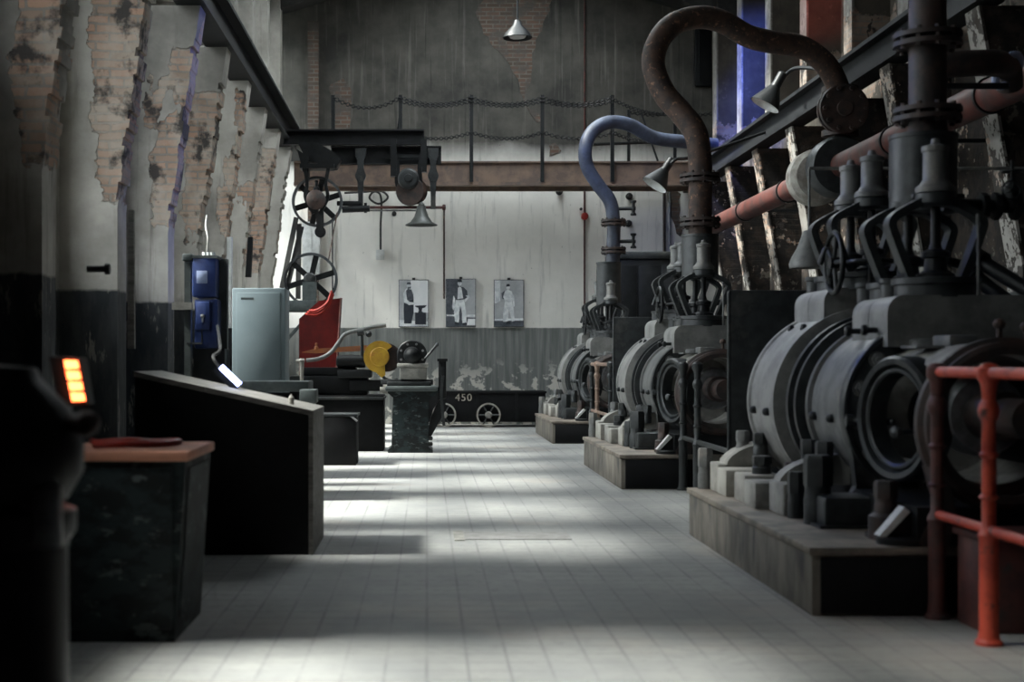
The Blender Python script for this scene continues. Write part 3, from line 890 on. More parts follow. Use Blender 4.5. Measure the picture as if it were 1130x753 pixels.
# wall valve where the brown gooseneck meets the main
V = thing('main_stop_valve', (MX, Y2 + 1.25, MZ), 'dark stop valve with round bolted blank flange between the brown gooseneck and the red main', 'valve')
MB().lathe((pv.x, Y2 + 1.25, MZ + .12), (0, 0, 1), [(.14, 0), (.14, .25), (.22, .26), (.22, .33), (.13, .34), (.16, .45), (.20, .58), (.16, .70), (.13, .78), (.22, .79), (.22, .86), (.13, .87)], 24).build('valve_body', 'darkrust', V)
bf = MB().lathe((pv.x - .02, Y2 + .98, MZ + .68), (0, 1, 0), [(0, -.02), (.09, -.02), (.1, 0), (.29, .005), (.30, .02), (.30, .055), (.17, .06), (.17, .10), (.30, .105), (.30, .15), (.16, .16), (.16, .3)], 32)
for q in range(10):
    tt = 2 * PI * q / 10
    bf.hexa((pv.x - .02 + .245 * math.cos(tt), Y2 + .985, MZ + .68 + .245 * math.sin(tt)), (0, -1, 0), .028, .035)
bf.build('blank_flange', 'darkrust', V)
# upper right horizontal pipe with elbow flange
HP = thing('elbow_pipe', at(1030, 72, 10.6), 'dark horizontal pipe with a flanged elbow by the top right wall', 'pipe')
MB().tube(smooth_path([at(1032, 72, 10.6), at(1070, 70, 10.6), at(1098, 70, 10.7), at(1112, 76, 10.9), at(1114, 96, 11.0)]), .1, 16).build('pipe', 'darkrust', HP)
MB().torus(at(1112, 78, 10.82), (-.5, .6, .5), .13, .03).build('elbow_collar', 'bluelid', HP)  # pale blue stands for blue flood light on the elbow
MB().cyl(at(1020, 95, 10.6), at(1112, 95, 10.6), .025).build('bracket_rod', 'iron_black', HP)
# thin pipe with little valve at right, in front of the wall
SP = thing('bypass_pipe', at(1050, 226, 9.8), 'thin dark bypass pipe with small handwheel valve right of the nearest machine', 'pipe')
a, b = at(1040, 226, 8.6), at(1140, 229, 8.6)
MB().cyl(a, b, .04).build('pipe', 'iron_black', SP)
for px in (1085, 1099, 1120):
    MB().lathe(at(px, 228, 8.6), (1, 0, 0), [(.05, -.02), (.085, -.018), (.085, .018), (.05, .02)], 8).build('pipe_nut', 'iron_black', SP)
MB().lathe(at(1117, 232, 8.6), (0, 0, 1), [(.06, 0), (.07, .05), (.06, .12), (.03, .16), (.012, .2), (.012, .3)], 16).build('valve_body', 'iron_black', SP)
handwheel(at(1116, 210, 8.6 - .1), (0, 1, 0), .055, SP, stem=.1)
handwheel(at(1117, 189, 8.6), (0, 0, 1), .06, SP)
for i, (p0, p1, lab) in enumerate((((1076, 285), (1150, 330), 'upper of two black slanting pipes beside the nearest machine'), ((1068, 300), (1150, 362), 'lower of two black slanting pipes beside the nearest machine'))):
    a, b = at(*p0, 9.4), at(*p1, 9.0)
    mm = MB().cyl(a, b, .05, n=14)
    mm.lathe(a, b - a, [(.05, .0), (.075, .01), (.075, .07), (.05, .08)], 12).lathe(a, Vector(b) - Vector(a), [(0, -.05), (.05, -.03), (.06, 0)], 12)
    tag(mm.build('slanting_pipe', 'iron_black', loc=a), lab, 'pipe', 'slanting drain pipes')

# ------------------------------------------------------------------ railings
def railing(y_posts, ytop0, ytop1, mt, mpost, top, label, low=True):
    X = 2.57
    Rr = thing('guard_railing', (X, y_posts[0], 0), label, 'railing', 'railings beside the machines')
    for y, mp in zip(y_posts, mpost):
        m = MB().lathe((X, y, 0), (0, 0, 1), [(.062, 0), (.062, .015), (.048, .03), (.043, .08), (.043, .48), (.05, .5), (.043, .52), (.032, .54), (.032, .66), (.045, .675), (.032, .69), (.032, .85), (.045, .87), (.032, .885), (.03, 1.02), (.042, 1.04), (.05, 1.07), (.042, 1.10), (.03, 1.12), (.036, 1.19), (.052, 1.22), (.052, 1.265), (.03, 1.285), (0, 1.29)], 20)
        m.build('rail_post', mp, Rr)
    if top:
        MB().cyl((X, ytop0, 1.243), (X, ytop1, 1.243), .027).build('top_rail', mt, Rr)
    if low:
        m = MB().tube([(X, y_posts[0], .525), (X, ytop1, .525)], .024) if not isinstance(low, tuple) else MB().tube([(X, *low[0]), (X, *low[1])], .024)
        m.build('lower_rail', mt, Rr)
    return Rr
railing([7.16, 6.5, 4.6], 7.2, 4.6, 'redrail', ['oldred', 'redrail', 'redrail'], True, 'bright red guard railing in front of the nearest machine')
railing([14.26, 13.5, 11.9], 14.3, 11.9, 'iron', ['iron', 'iron', 'iron'], False, 'black guard railing posts beside the middle machine')
railing([22.15, 21.45, 19.9], 22.2, 19.9, 'copper', ['iron', 'copper', 'iron'], True, 'thin brown guard railing beside the farthest machine')
bx = thing('steel_box', (2.85, 6.9, 0), 'rusty red steel box on the floor behind the red railing', 'box')
MB().box(2.64, 3.3, 6.75, 7.08, 0, .44, .01).build('body', 'oldred', bx)
MB().box(2.62, 3.32, 6.73, 7.1, .44, .475, .008).build('lid', 'oldred', bx)

# tank behind the farthest machine
tk = thing('switch_cabinet', (3.9, 27.4, 0), 'tall black steel cabinet at the back beyond the farthest machine', 'cabinet')
MB().box(3.55, 4.85, 26.9, 27.9, 0, 3.22, .03).build('body', 'iron_black', tk)
MB().box(3.5, 4.9, 26.85, 27.95, 3.22, 3.36, .03).build('cornice', 'iron', tk)
for i in range(3):
    MB().box(3.6 + .42 * i, 3.97 + .42 * i, 26.875, 26.9, .3, 3.1, .01).build('cabinet_door', 'iron_black', tk)
# bell shade behind the nearest machine valves
bl = tag(MB().lathe(at(893, 296, 12.2), (0, 0, 1), [(.11, .02), (.165, 0), (.17, .035), (.15, .09), (.105, .17), (.07, .26), (.05, .32), (0, .33)], 28).cyl(at(893, 256, 12.2), at(893, 186, 12.2), .012).cyl(at(893, 186, 12.2), (6.0, 12.2, at(893, 186, 12.2).z), .015).build('bell_lamp', 'iron_pale', loc=at(893, 296, 12.2)), 'grey bell shaped lamp behind the rear valves of the nearest machine', 'lamp')


# ------------------------------------------------------------------ wall lamps on brackets
def shade_lamp(px, py, Y, tip, arm, label, s=1.0):
    c = at(px, py, Y)
    d = Vector(tip).normalized()
    L = thing('bracket_lamp', c, label, 'lamp', 'shaded lamps on brackets')
    MB().ringlathe(c, d, [(.05 * s, -.10 * s), (.17 * s, .12 * s), (.18 * s, .12 * s), (.065 * s, -.11 * s)], 28).lathe(c - d * .3 * s, d, [(.04 * s, 0), (.055 * s, .02), (.055 * s, .17 * s), (.06 * s, .2 * s)], 16).build('lamp_shade', 'iron_black', L)
    MB().ringlathe(c, d, [(.048 * s, -.095 * s), (.168 * s, .122 * s), (.166 * s, .122 * s), (.04 * s, -.09 * s)], 28).build('shade_lining', 'white', L)
    MB().lathe(c, d, [(.02 * s, -.1 * s), (.045 * s, -.02 * s), (.05 * s, .02 * s), (.03 * s, .06 * s), (0, .07 * s)], 16).build('bulb', 'white', L)
    MB().tube(smooth_path(arm), .022 * s, 8).build('bracket', 'iron_black', L)
    return L
shade_lamp(850, 106, 20, (-.45, .02, -.8), [at(858, 97, 20), at(868, 82, 20), at(880, 75, 19.7), at(905, 76, 19.2), (5.34, 18.6, 5.1)], 'grey shaded lamp on a bent bracket on the right wall beam', 1.25)
shade_lamp(728, 196, 21, (-.5, -.08, -.75), [at(738, 184, 21), at(746, 176, 21), at(768, 172, 21.5), (5.34, 22.4, 4.9)], 'grey shaded lamp low beside the brown gooseneck pipe', 1.15)
# hanging dish lamp high by the back wall
c = at(571, 40, 27)
DL = thing('dish_lamp', c, 'dark hanging dish lamp high up before the back wall', 'lamp')
MB().ringlathe(c, (0, 0, 1), [(.27, -.04), (.28, -.03), (.22, .08), (.10, .2), (.06, .3), (.05, .3), (.09, .19), (.21, .07)], 32).build('lamp_shade', 'iron_black', DL)
MB().lathe(c, (0, 0, 1), [(.0, -.05), (.14, -.03), (.2, .05), (.0, .06)], 24).build('diffuser', 'white', DL)
MB().cyl(c + Vector((0, 0, .28)), (c.x, c.y, 9.05), .02).build('drop_rod', 'iron_black', DL)

# ================================================================== GANTRY with chains across the back
GY = 27.3
gz0, gz1 = at(0, 205, GY).z, at(0, 180, GY).z
GT = thing('gantry_walkway', (1.5, GY, gz0), 'brown girder walkway with chain posts spanning before the back wall', 'walkway')
g = MB().box(-2.55, 5.25, GY, GY + .08, gz0 + .06, gz1).box(-2.55, 5.25, GY - .08, GY + .16, gz0, gz0 + .06).box(-2.55, 5.25, GY - .06, GY + .9, gz1, gz1 + .03).box(-2.55, 5.25, GY + .85, GY + .93, gz0, gz1)
g.build('girder', 'gant', GT)
posts = [(368, 105), (442, 105), (520, 105), (598, 105), (675, 105)]
PX = [at(p, 0, GY).x for p, _ in posts]
zt = at(0, 106, GY).z
for i, x in enumerate(PX):
    MB().box(x - .035, x + .035, GY - .12, GY - .06, gz0 + .06 if i > 1 else gz1, zt).build('chain_post', 'iron_black', GT)
for i, px in enumerate((694, 745, 795)):
    x = at(px, 0, GY + .8).x
    MB().box(x - .03, x + .03, GY + .8, GY + .86, gz1, zt - .12).build('chain_post', 'iron_black', GT)
MB().cyl((PX[1], GY - .09, zt - .3), (PX[1] - .16, GY + .5, gz1), .02).build('post_brace', 'iron_black', GT)
MB().cyl((at(715, 0, GY).x, GY + .8, zt - .2), (at(735, 0, GY).x, GY + .7, gz1), .02).build('post_brace', 'iron_black', GT)
MB().cyl((at(655, 0, GY + .8).x, GY + .8, gz1 + .48), (5.2, GY + .8, gz1 + .55), .03).build('hand_rail', 'iron_black', GT)


def chain(p0, p1, sag):
    p0, p1 = Vector(p0), Vector(p1)
    n = max(14, int((p1 - p0).length / .05))
    m = MB()
    P = [p0.lerp(p1, i / n) - Vector((0, 0, sag * 4 * (i / n) * (1 - i / n))) for i in range(n + 1)]
    for i in range(n):
        d = (P[i + 1] - P[i])
        side = Vector((0, 1, 0)) if i % 2 else Vector((0, 0, 1))
        m.torus((P[i] + P[i + 1]) / 2, side if abs(d.normalized().dot(side)) < .9 else Vector((0, 1, 0)), d.length * .62, .0105, 8, 5)
    return m
for i in range(4):
    yy = GY - .13
    chain((PX[i], yy, zt - .05), (PX[i + 1], yy, zt - .05), .13 if i else .2).build('chain', 'iron_black', GT)
    if i:
        chain((PX[i], yy, zt - .12), (PX[i + 1], yy, zt - .12), .10).build('chain', 'iron_black', GT)
        chain((PX[i], yy, zt - .72), (PX[i + 1], yy, zt - .72), .12).build('chain', 'iron_black', GT)
yy = GY + .83
ex = [at(px, 0, GY + .8).x for px in (675, 694, 745, 795)]
chain((PX[4], GY - .13, zt - .08), (ex[2], yy, zt - .2), .1).build('chain', 'iron_black', GT)
chain((PX[4], GY - .13, zt - .72), (ex[2], yy, zt - .72), .1).build('chain', 'iron_black', GT)
chain((ex[1], yy, zt - .15), (ex[2], yy, zt - .15), .07).build('chain', 'iron_black', GT)
chain((ex[2], yy, zt - .15), (ex[3], yy, zt - .15), .07).build('chain', 'iron_black', GT)

# ------------------------------------------------------------------ line shaft group on beams at left back
LY = 26.0


def a2(px, py, Y=LY):
    return at(px, py, Y)
b0, b1 = a2(325, 160), a2(468, 143)
BM = thing('hoist_beam', (-.5, LY, b0.z), 'upper black channel beam over the line shaft at the back left', 'beam')
m = MB().box(-2.62, b1.x, LY + .05, LY + .08, b0.z, b1.z).box(-2.62, b1.x, LY - .06, LY + .08, b1.z - .03, b1.z).box(-2.62, b1.x, LY - .06, LY + .08, b0.z, b0.z + .03)
m.build('channel', 'beam', BM)
b2, b3 = a2(365, 181), a2(487, 161)
MB().box(b2.x, b3.x, LY + .1, LY + .14, b2.z, b3.z).box(b2.x, b3.x, LY + .0, LY + .14, b3.z - .02, b3.z).box(b2.x, b3.x, LY + .0, LY + .14, b2.z, b2.z + .02).build('lower_channel', 'beam', BM)
wb = MB()
q0, q1 = a2(333, 182), a2(372, 160)
wb.prism([(a2(330, 0).x, a2(0, 160).z), (a2(352, 0).x, a2(0, 160).z), (a2(372, 0).x, a2(0, 172).z), (a2(377, 0).x, a2(0, 178).z), (a2(372, 0).x, a2(0, 188).z), (a2(340, 0).x, a2(0, 180).z)], 'y', LY - .3, LY + .05)
wb.prism([(a2(330, 0).x, a2(0, 168).z), (a2(342, 0).x, a2(0, 176).z), (a2(342, 0).x, a2(0, 200).z), (a2(336, 0).x, a2(0, 192).z)], 'y', LY - .35, LY)
wb.build('bracket_casting', 'iron_black', BM)
# the belt wheel in its hanger
WC = a2(349, 221, 25.6)
WH = thing('belt_wheel', WC, 'large spoked belt wheel hung from the black beam', 'wheel', 'belt wheels at the back left')


def bigwheel(par, c, R, w=.12, sp=6):
    m = MB().ringlathe(c, YD, [(R, -w / 2), (R, w / 2), (R - .045, w / 2), (R - .045, -w / 2)], 48).build('wheel_rim', 'frame', par)
    for q in range(sp):
        tt = 2 * PI * q / sp + .3
        e = Vector(c) + Vector((math.cos(tt), 0, math.sin(tt))) * (R - .03)
        MB().sweep([Vector(c), Vector(c).lerp(e, .5), e], [(-.05, -.02), (.05, -.02), (.05, .02), (-.05, .02)], up=(-math.sin(tt), 0, math.cos(tt))).build('wheel_spoke', 'iron_black', par)
    return m
bigwheel(WH, WC + Vector((0, .25, 0)), .46)
MB().lathe(WC + Vector((0, -.12, 0)), YD, [(.035, -.05), (.035, 0), (.07, .01), (.16, .02), (.175, .03), (.175, .10), (.09, .12), (.09, .45)], 32).build('wheel_hub', 'darkrust', WH)
hg = MB()
W0 = WC
for sg in (-1, 1):
    hg.sweep(smooth_path([(W0.x + sg * .22, W0.y + .05, W0.z + .62), (W0.x + sg * .17, W0.y + .05, W0.z + .3), (W0.x + sg * .2, W0.y + .05, W0.z + .05), (W0.x + sg * .06, W0.y + .05, W0.z - .24)]), [(-.03, -.03), (.03, -.03), (.03, .03), (-.03, .03)])
hg.box(W0.x - .3, W0.x + .32, W0.y, W0.y + .4, W0.z + .58, W0.z + .66)
hg.box(W0.x + .0, W0.x + .13, W0.y + .02, W0.y + .08, W0.z - .52, W0.z - .2)
hg.lathe((W0.x + .07, W0.y + .0, W0.z - .57), YD, [(.10, 0), (.10, .1), (.05, .11)], 20)
hg.lathe((W0.x, W0.y + .05, W0.z + .18), (0, 0, 1), [(.06, 0), (.06, .05), (.03, .07), (.03, .15), (.045, .17), (0, .2)], 14)
hg.build('hanger_frame', 'iron_black', WH)
MB().cyl((W0.x, W0.y + .3, W0.z), (W0.x + .9, W0.y + .3, W0.z - .0), .05).build('side_arm', 'iron_black', WH) if False else None
aa = MB().box(W0.x + .35, W0.x + .8, W0.y + .3, W0.y + .42, W0.z - .06, W0.z + .02, .01).cyl((W0.x + .45, W0.y + .28, W0.z - .14), (W0.x + .95, W0.y + .28, W0.z - .12), .06).box(W0.x + .85, W0.x + .9, W0.y + .25, W0.y + .3, W0.z - .2, W0.z - .02)
aa.build('belt_shifter', 'iron_black', WH)
# lower wheel on its wall bracket
LC = at(342, 308, 25.2)
LWH = thing('belt_wheel', LC, 'spoked belt wheel on a wall shelf bracket beside the red sheet', 'wheel', 'belt wheels at the back left')
bigwheel(LWH, LC + Vector((0, .2, 0)), .48)
MB().lathe(LC + Vector((0, -.1, 0)), YD, [(.04, -.06), (.04, 0), (.09, .01), (.11, .03), (.11, .12), (.06, .13), (.06, .45)], 24).build('wheel_hub', 'iron', LWH)
sx0, sx1 = at(316, 0, 25.2).x, at(349, 0, 25.2).x
bz = at(0, 344, 25.2).z
MB().box(-2.95, sx1, 25.0, 25.6, bz, bz + .19, .015).box(LC.x - .12, LC.x + .12, 25.02, 25.2, bz + .19, LC.z - .06).build('bearing_shelf', 'bench', LWH)
MB().sweep([(-2.62, 25.2, bz - .66), (sx1 - .05, 25.2, bz + .02)], [(-.03, -.03), (.03, -.03), (.03, .03), (-.03, .03)]).build('shelf_brace', 'bench', LWH)
MB().box(-3.0, -2.6, 25.15, 25.25, bz - .75, bz - .0).build('wall_plate', 'bench', LWH)
# drive belts
for i, (p0, p1, lab) in enumerate((((327, 240), (311, 318), 'leftmost black drive belt slanting between the two belt wheels'), ((330, 247), (329, 330), 'black drive belt hanging straight beside the pilaster'), ((372, 235), (362, 290), 'thin rust coloured belt strand right of the belt wheels'), ((333, 250), (316, 322), 'inner slanting black drive belt between the two belt wheels'))):
    A0, A1 = at(*p0, 25.75), at(*p1, 25.45)
    w = .045 if i != 2 else .012
    tag(MB().sweep([A0, A1], [(-w, -.006), (w, -.006), (w, .006), (-w, .006)], up=(1, 0, 0)).build('drive_belt', 'cord' if i != 2 else 'rust', loc=A1), lab, 'belt', 'drive belts')
tag(MB().box(at(334, 0, 26.9).x, at(353, 0, 26.9).x, 26.85, 26.95, at(0, 305, 26.9).z, at(0, 245, 26.9).z, .01).box(at(343, 0, 26.9).x, at(344, 0, 26.9).x, 26.84, 26.86, at(0, 305, 26.9).z, at(0, 245, 26.9).z).build('duct', 'white', loc=at(343, 305, 26.9)), 'pale grey upright duct between the two belt wheels', 'duct')
# hangers holding the red shaft
SHZ = at(0, 229, LY).z
RS = thing('line_shaft', at(440, 229, LY), 'thin red line shaft hung on two forged hangers', 'shaft')
MB().cyl((at(385, 0, LY).x, LY, SHZ), (at(492, 0, LY).x, LY, SHZ), .028, n=10).build('shaft', 'redpipe', RS)
MB().cyl((at(385, 0, LY).x, LY + .06, SHZ - .05), (at(470, 0, LY).x, LY + .06, SHZ - .05), .016, n=8).build('tie_rod', 'steel', RS)
for px in (398, 478):
    x = at(px, 0, LY).x
    zt2, zb2 = at(0, 164, LY).z, SHZ
    m = MB()
    h = zt2 - zb2
    prof = [(.10, 1.0), (.10, .88), (.06, .80), (.055, .66), (.09, .56), (.09, .50), (.06, .44), (.045, .2), (.045, -.03)]
    m.prism([(x - a, zb2 + h * b) for a, b in prof] + [(x + a, zb2 + h * b) for a, b in prof[::-1]], 'y', LY - .06, LY + .02)
    m.lathe((x, LY - .07, zb2 + h * .53), YD, [(.1, 0), (.1, .1)], 16)
    m.build('shaft_hanger', 'iron', RS)
MB().lathe((at(490, 0, LY).x, LY, SHZ), (1, 0, 0), [(.05, -.03), (.06, 0), (.05, .03)], 12).build('shaft_collar', 'redpipe', RS)
# motor / pulley block with rope drum hung under the lower beam
MC = at(451, 203, LY)
MO = thing('hoist_pulley', MC, 'black hoist pulley block with a copper drum under the beam', 'hoist')
m = MB()
for sg in (-1, 1):
    m.sweep(smooth_path([(MC.x + sg * .25, LY - .1, MC.z + .55), (MC.x + sg * .2, LY - .1, MC.z + .3), (MC.x + sg * .21, LY - .1, MC.z), (MC.x + sg * .12, LY - .1, MC.z - .17)]), [(-.035, -.04), (.035, -.04), (.035, .04), (-.035, .04)])
m.box(MC.x - .33, MC.x - .22, LY - .16, LY - .02, MC.z + .12, MC.z + .8)
m.box(MC.x + .22, MC.x + .33, LY - .16, LY - .02, MC.z + .2, MC.z + .8)
m.box(MC.x - .4, MC.x + .35, LY - .1, LY, MC.z + .46, MC.z + .52)
m.build('pulley_frame', 'iron_black', MO)
MB().lathe((MC.x, LY - .42, MC.z + .05), YD, [(.02, -.05), (.07, -.04), (.08, -.01), (.15, .0), (.17, .02), (.19, .06), (.19, .5), (0, .52)], 32).build('motor_housing', 'iron', MO)
MB().lathe((MC.x + .02, LY - .25, MC.z - .16), (.25, 1, .1), [(.21, 0), (.24, .02), (.22, .06), (.2, .2), (.22, .34), (.24, .38), (.2, .4)], 32).build('rope_drum', 'rust', MO)
MB().lathe((MC.x + .02, LY - .31, MC.z - .17), (.25, 1, .1), [(.255, 0), (.265, .03), (.255, .06), (.2, .07)], 32).build('drum_flange', 'darkrust', MO)
# bell-shaped lamp hung from the beam
c = at(465, 249, 25.7)
BL = thing('bell_lamp', c, 'grey bell shaped lamp hanging under the hoist pulley', 'lamp')
MB().ringlathe(c, (0, 0, 1), [(.29, 0), (.29, .015), (.20, .06), (.13, .16), (.09, .28), (.075, .36), (.06, .36), (.07, .27), (.11, .15), (.18, .05)], 36).lathe(c + Vector((0, 0, .33)), (0, 0, 1), [(.05, 0), (.06, .05), (.03, .09), (0, .1)], 14).build('lamp_shade', 'lamp', BL)
MB().cyl(c + Vector((0, 0, .4)), (c.x, c.y, at(0, 184, 25.7).z), .012, n=8).build('drop_rod', 'iron_black', BL)

# ------------------------------------------------------------------ things on the back wall
def conduit(px, y0, y1, r, m, lab):
    a, b = at(px, y0, YB - .04), at(px, y1, YB - .04)
    return tag(MB().cyl(a, b, r, n=8).build('conduit', m, loc=b), lab, 'conduit', 'conduits on the back wall')
conduit(490, 232, 330, .018, 'rust', 'thin brown conduit above the middle portrait')
c = conduit(645, -10, 362, .020, 'redpipe', 'long red conduit on the back wall left of the blue gooseneck')
conduit(367, 245, 330, .014, 'cord', 'thin dark conduit right of the upper belt wheel')
conduit(733, 205, 290, .03, 'darkrust', 'dark rusty conduit near the right end of the back wall')
conduit(739, 212, 290, .02, 'steel', 'pale grey conduit near the right end of the back wall')
cb_ = thing('call_point', at(645, 239, YB - .05), 'round red call point box on the long red conduit', 'alarm box')
MB().lathe(at(645, 239, YB - .02), (0, -1, 0), [(.075, 0), (.075, .07), (.06, .09), (0, .1)], 20).build('body', 'hose', cb_)
MB().lathe(at(641, 231, YB - .02), (0, -1, 0), [(.03, 0), (.03, .04), (0, .05)], 12).build('knob', 'cord', cb_)
cd = MB()
loop = [at(385, 213, YB - .1), at(410, 211, YB - .1), at(428, 207, YB - .1)]
cd.tube(smooth_path([at(380, 213, YB - .1), at(400, 212, YB - .1), at(420, 211, YB - .08), at(428, 218, YB - .08), at(418, 225, YB - .1), at(408, 219, YB - .1), at(412, 212, YB - .12), at(419, 214, YB - .1), at(421, 226, YB - .06), at(420, 250, YB - .06), at(420, 276, YB - .05)]), .022, 8)
tag(cd.build('looped_cord', 'cord', loc=at(420, 276, YB)), 'black looped power cord hanging down to a wall socket', 'cord')
so = tag(MB().box(at(415, 0, YB).x, at(424, 0, YB).x, YB - .09, YB, at(0, 287, YB).z, at(0, 276, YB).z, .01).build('wall_socket', 'white', loc=at(420, 287, YB)), 'small pale wall socket under the looped cord', 'socket')
tag(MB().lathe(at(435, 236, YB), (0, -1, 0), [(.05, 0), (.05, .02), (.03, .03), (0, .03)], 14).build('pipe_stub', 'cord', loc=at(435, 236, YB)), 'small round black pipe stub under the red line shaft', 'pipe stub')
for (px, py, lab) in ((617, 212, 'short black bolt in the back wall above the red call point'), (694, 217, 'black stub left of the low bracket lamp on the back wall'), (693, 247, 'black lever stub beside the blue gooseneck')):
    tag(MB().lathe(at(px, py, YB), (0, -1, 0), [(.07, 0), (.07, .08), (.04, .1), (.04, .2), (0, .2)], 12).build('wall_bolt', 'cord', loc=at(px, py, YB)), lab, 'bolt', 'bolts in the back wall')
tag(MB().box(at(766, 0, YB).x, at(784, 0, YB).x, YB - .12, YB, at(0, 96, YB).z, at(0, 33, YB).z, .02).box(at(770, 0, YB).x, at(772, 0, YB).x, YB - .14, YB - .12, at(0, 92, YB).z, at(0, 35, YB).z).build('duct_box', 'iron_black', loc=at(775, 96, YB)), 'tall narrow black box high on the back wall inside the gooseneck loop', 'box')


# portraits: printed boards
def ell(cx, cy, rx, ry, n=14):
    return [(cx + rx * math.cos(2 * PI * i / n), cy + ry * math.sin(2 * PI * i / n)) for i in range(n)]


def portrait(px0, px1, py0, py1, layers, label, bg):
    Yp = YB - .05
    a, b = at(px0, py1, Yp), at(px1, py0, Yp)
    w, h = b.x - a.x, b.z - a.z
    P = thing('portrait_board', (a.x + w / 2, Yp, a.z), label, 'portrait', 'old worker portraits on the back wall')
    MB().box(a.x, b.x, Yp - .035, YB, a.z, b.z, .004).build('board', 'ink', P)
    names = [bg] + sorted({l[0] for l in layers})
    m = MB()
    m.prism([(a.x + .01, a.z + .01), (b.x - .01, a.z + .01), (b.x - .01, b.z - .01), (a.x + .01, b.z - .01)], 'y', Yp - .0365, Yp - .034)
    for i, (mt, poly) in enumerate(layers):
        m.cur = names.index(mt)
        y = Yp - .037 - .0006 * i
        m.prism([(a.x + .012 + (w - .024) * min(1, max(0, u)), a.z + .012 + (h - .024) * min(1, max(0, v))) for u, v in poly], 'y', y - .0005, y)
    m.build('print', names, P, smooth=0)
    MB().box(a.x + w * .5 - .03, a.x + w * .5 + .03, Yp - .045, YB, b.z - .01, b.z + .04).build('hanging_clip', 'cord', P)


portrait(440, 473, 309, 361, [
    ('tone3', [(.45, .3), (1, .3), (1, 1), (.4, 1), (.35, .7)]),
    ('tone2', [(0, 0), (1, 0), (1, .1), (0, .14)]),
    ('ink', [(.17, .06), (.15, .35), (.17, .62), (.5, .62), (.5, .3), (.42, .06)]),
    ('tone2', [(.16, .52), (.14, .72), (.24, .82), (.42, .82), (.5, .72), (.5, .6), (.34, .56), (.3, .48)]),
    ('tone4', [(.24, .55), (.24, .78), (.3, .82), (.42, .8), (.48, .7), (.5, .58), (.34, .55)]),
    ('tone2', [(.16, .7), (.2, .52), (.34, .46), (.6, .48), (.6, .52), (.36, .53), (.27, .58), (.24, .72)]),
    ('tone2', ell(.33, .885, .07, .06)), ('tone4', [(.29, .82), (.4, .82), (.4, .88), (.36, .85), (.3, .86)]),
    ('tone4', [(.25, .91), (.41, .91), (.39, .96), (.28, .96)]),
    ('ink', [(.55, .45), (.95, .46), (.9, .41), (.8, .39), (.78, .33), (.88, .28), (.6, .28), (.68, .34), (.66, .4), (.55, .43)]),
    ('tone3', [(.58, .35), (.66, .38), (.66, .3), (.58, .29)]),
    ('ink', [(.55, .04), (.93, .04), (.93, .3), (.55, .3)]),
], 'leftmost portrait print, a smith standing at an anvil', 'tone1')
portrait(492, 525, 308, 361, [
    ('tone4', [(0, 0), (.5, 0), (.5, 1), (0, 1)]),
    ('tone2', [(0, .22), (0, .25), (1, .25), (1, .2)]), ('tone4', [(0, 0), (1, 0), (1, .18), (0, .22)]),
    ('tone3', [(.7, .02), (1, .02), (1, .16), (.75, .16)]),
    ('tone4', [(.24, .6), (.22, .76), (.34, .84), (.58, .84), (.72, .76), (.74, .62), (.62, .58), (.36, .56)]),
    ('tone2', [(.38, .58), (.4, .82), (.46, .85), (.52, .82), (.58, .6)]),
    ('tone2', [(.30, .1), (.26, .3), (.32, .56), (.62, .56), (.68, .3), (.70, .08), (.56, .06), (.52, .3), (.48, .32), (.42, .06)]),
    ('tone4', [(.45, .12), (.44, .3), (.48, .44), (.54, .3), (.54, .1)]),
    ('tone2', [(.24, .66), (.20, .4), (.24, .34), (.29, .4), (.30, .6)]),
    ('tone2', [(.66, .66), (.78, .66), (.80, .62), (.66, .52), (.62, .56), (.72, .62)]),
    ('tone2', ell(.46, .92, .075, .06)), ('ink', [(.38, .94), (.55, .94), (.52, 1), (.41, 1)]),
    ('ink', [(.28, .04), (.44, .04), (.42, .08), (.30, .1)]), ('ink', [(.56, .03), (.72, .03), (.7, .08), (.56, .07)]),
], 'middle portrait print, a worker with a hand on the hip', 'tone1')
portrait(545, 578, 309, 361, [
    ('tone2', [(0, .12), (0, .16), (1, .18), (1, .13)]), ('tone4', [(0, 0), (1, 0), (1, .12), (0, .12)]),
    ('tone2', [(.05, .5), (.2, .55), (.2, 1), (0, 1), (0, .5)]),
    ('tone4', [(.26, .6), (.24, .72), (.36, .78), (.4, .58)]),
    ('tone2', [(.36, .56), (.3, .64), (.36, .76), (.46, .80), (.6, .76), (.66, .62), (.6, .55)]),
    ('tone2', [(.30, .1), (.30, .28), (.36, .55), (.6, .55), (.66, .4), (.70, .12), (.6, .1), (.5, .38), (.46, .1)]),
    ('tone2', [(.62, .7), (.68, .66), (.70, .44), (.66, .42), (.62, .56)]),
    ('tone2', ell(.47, .85, .065, .055)), ('ink', [(.40, .86), (.54, .87), (.52, .92), (.42, .92)]),
    ('ink', [(.40, .05), (.56, .05), (.54, .1), (.42, .11)]),
], 'rightmost portrait print, a worker with folded arm and long apron', 'tone1')

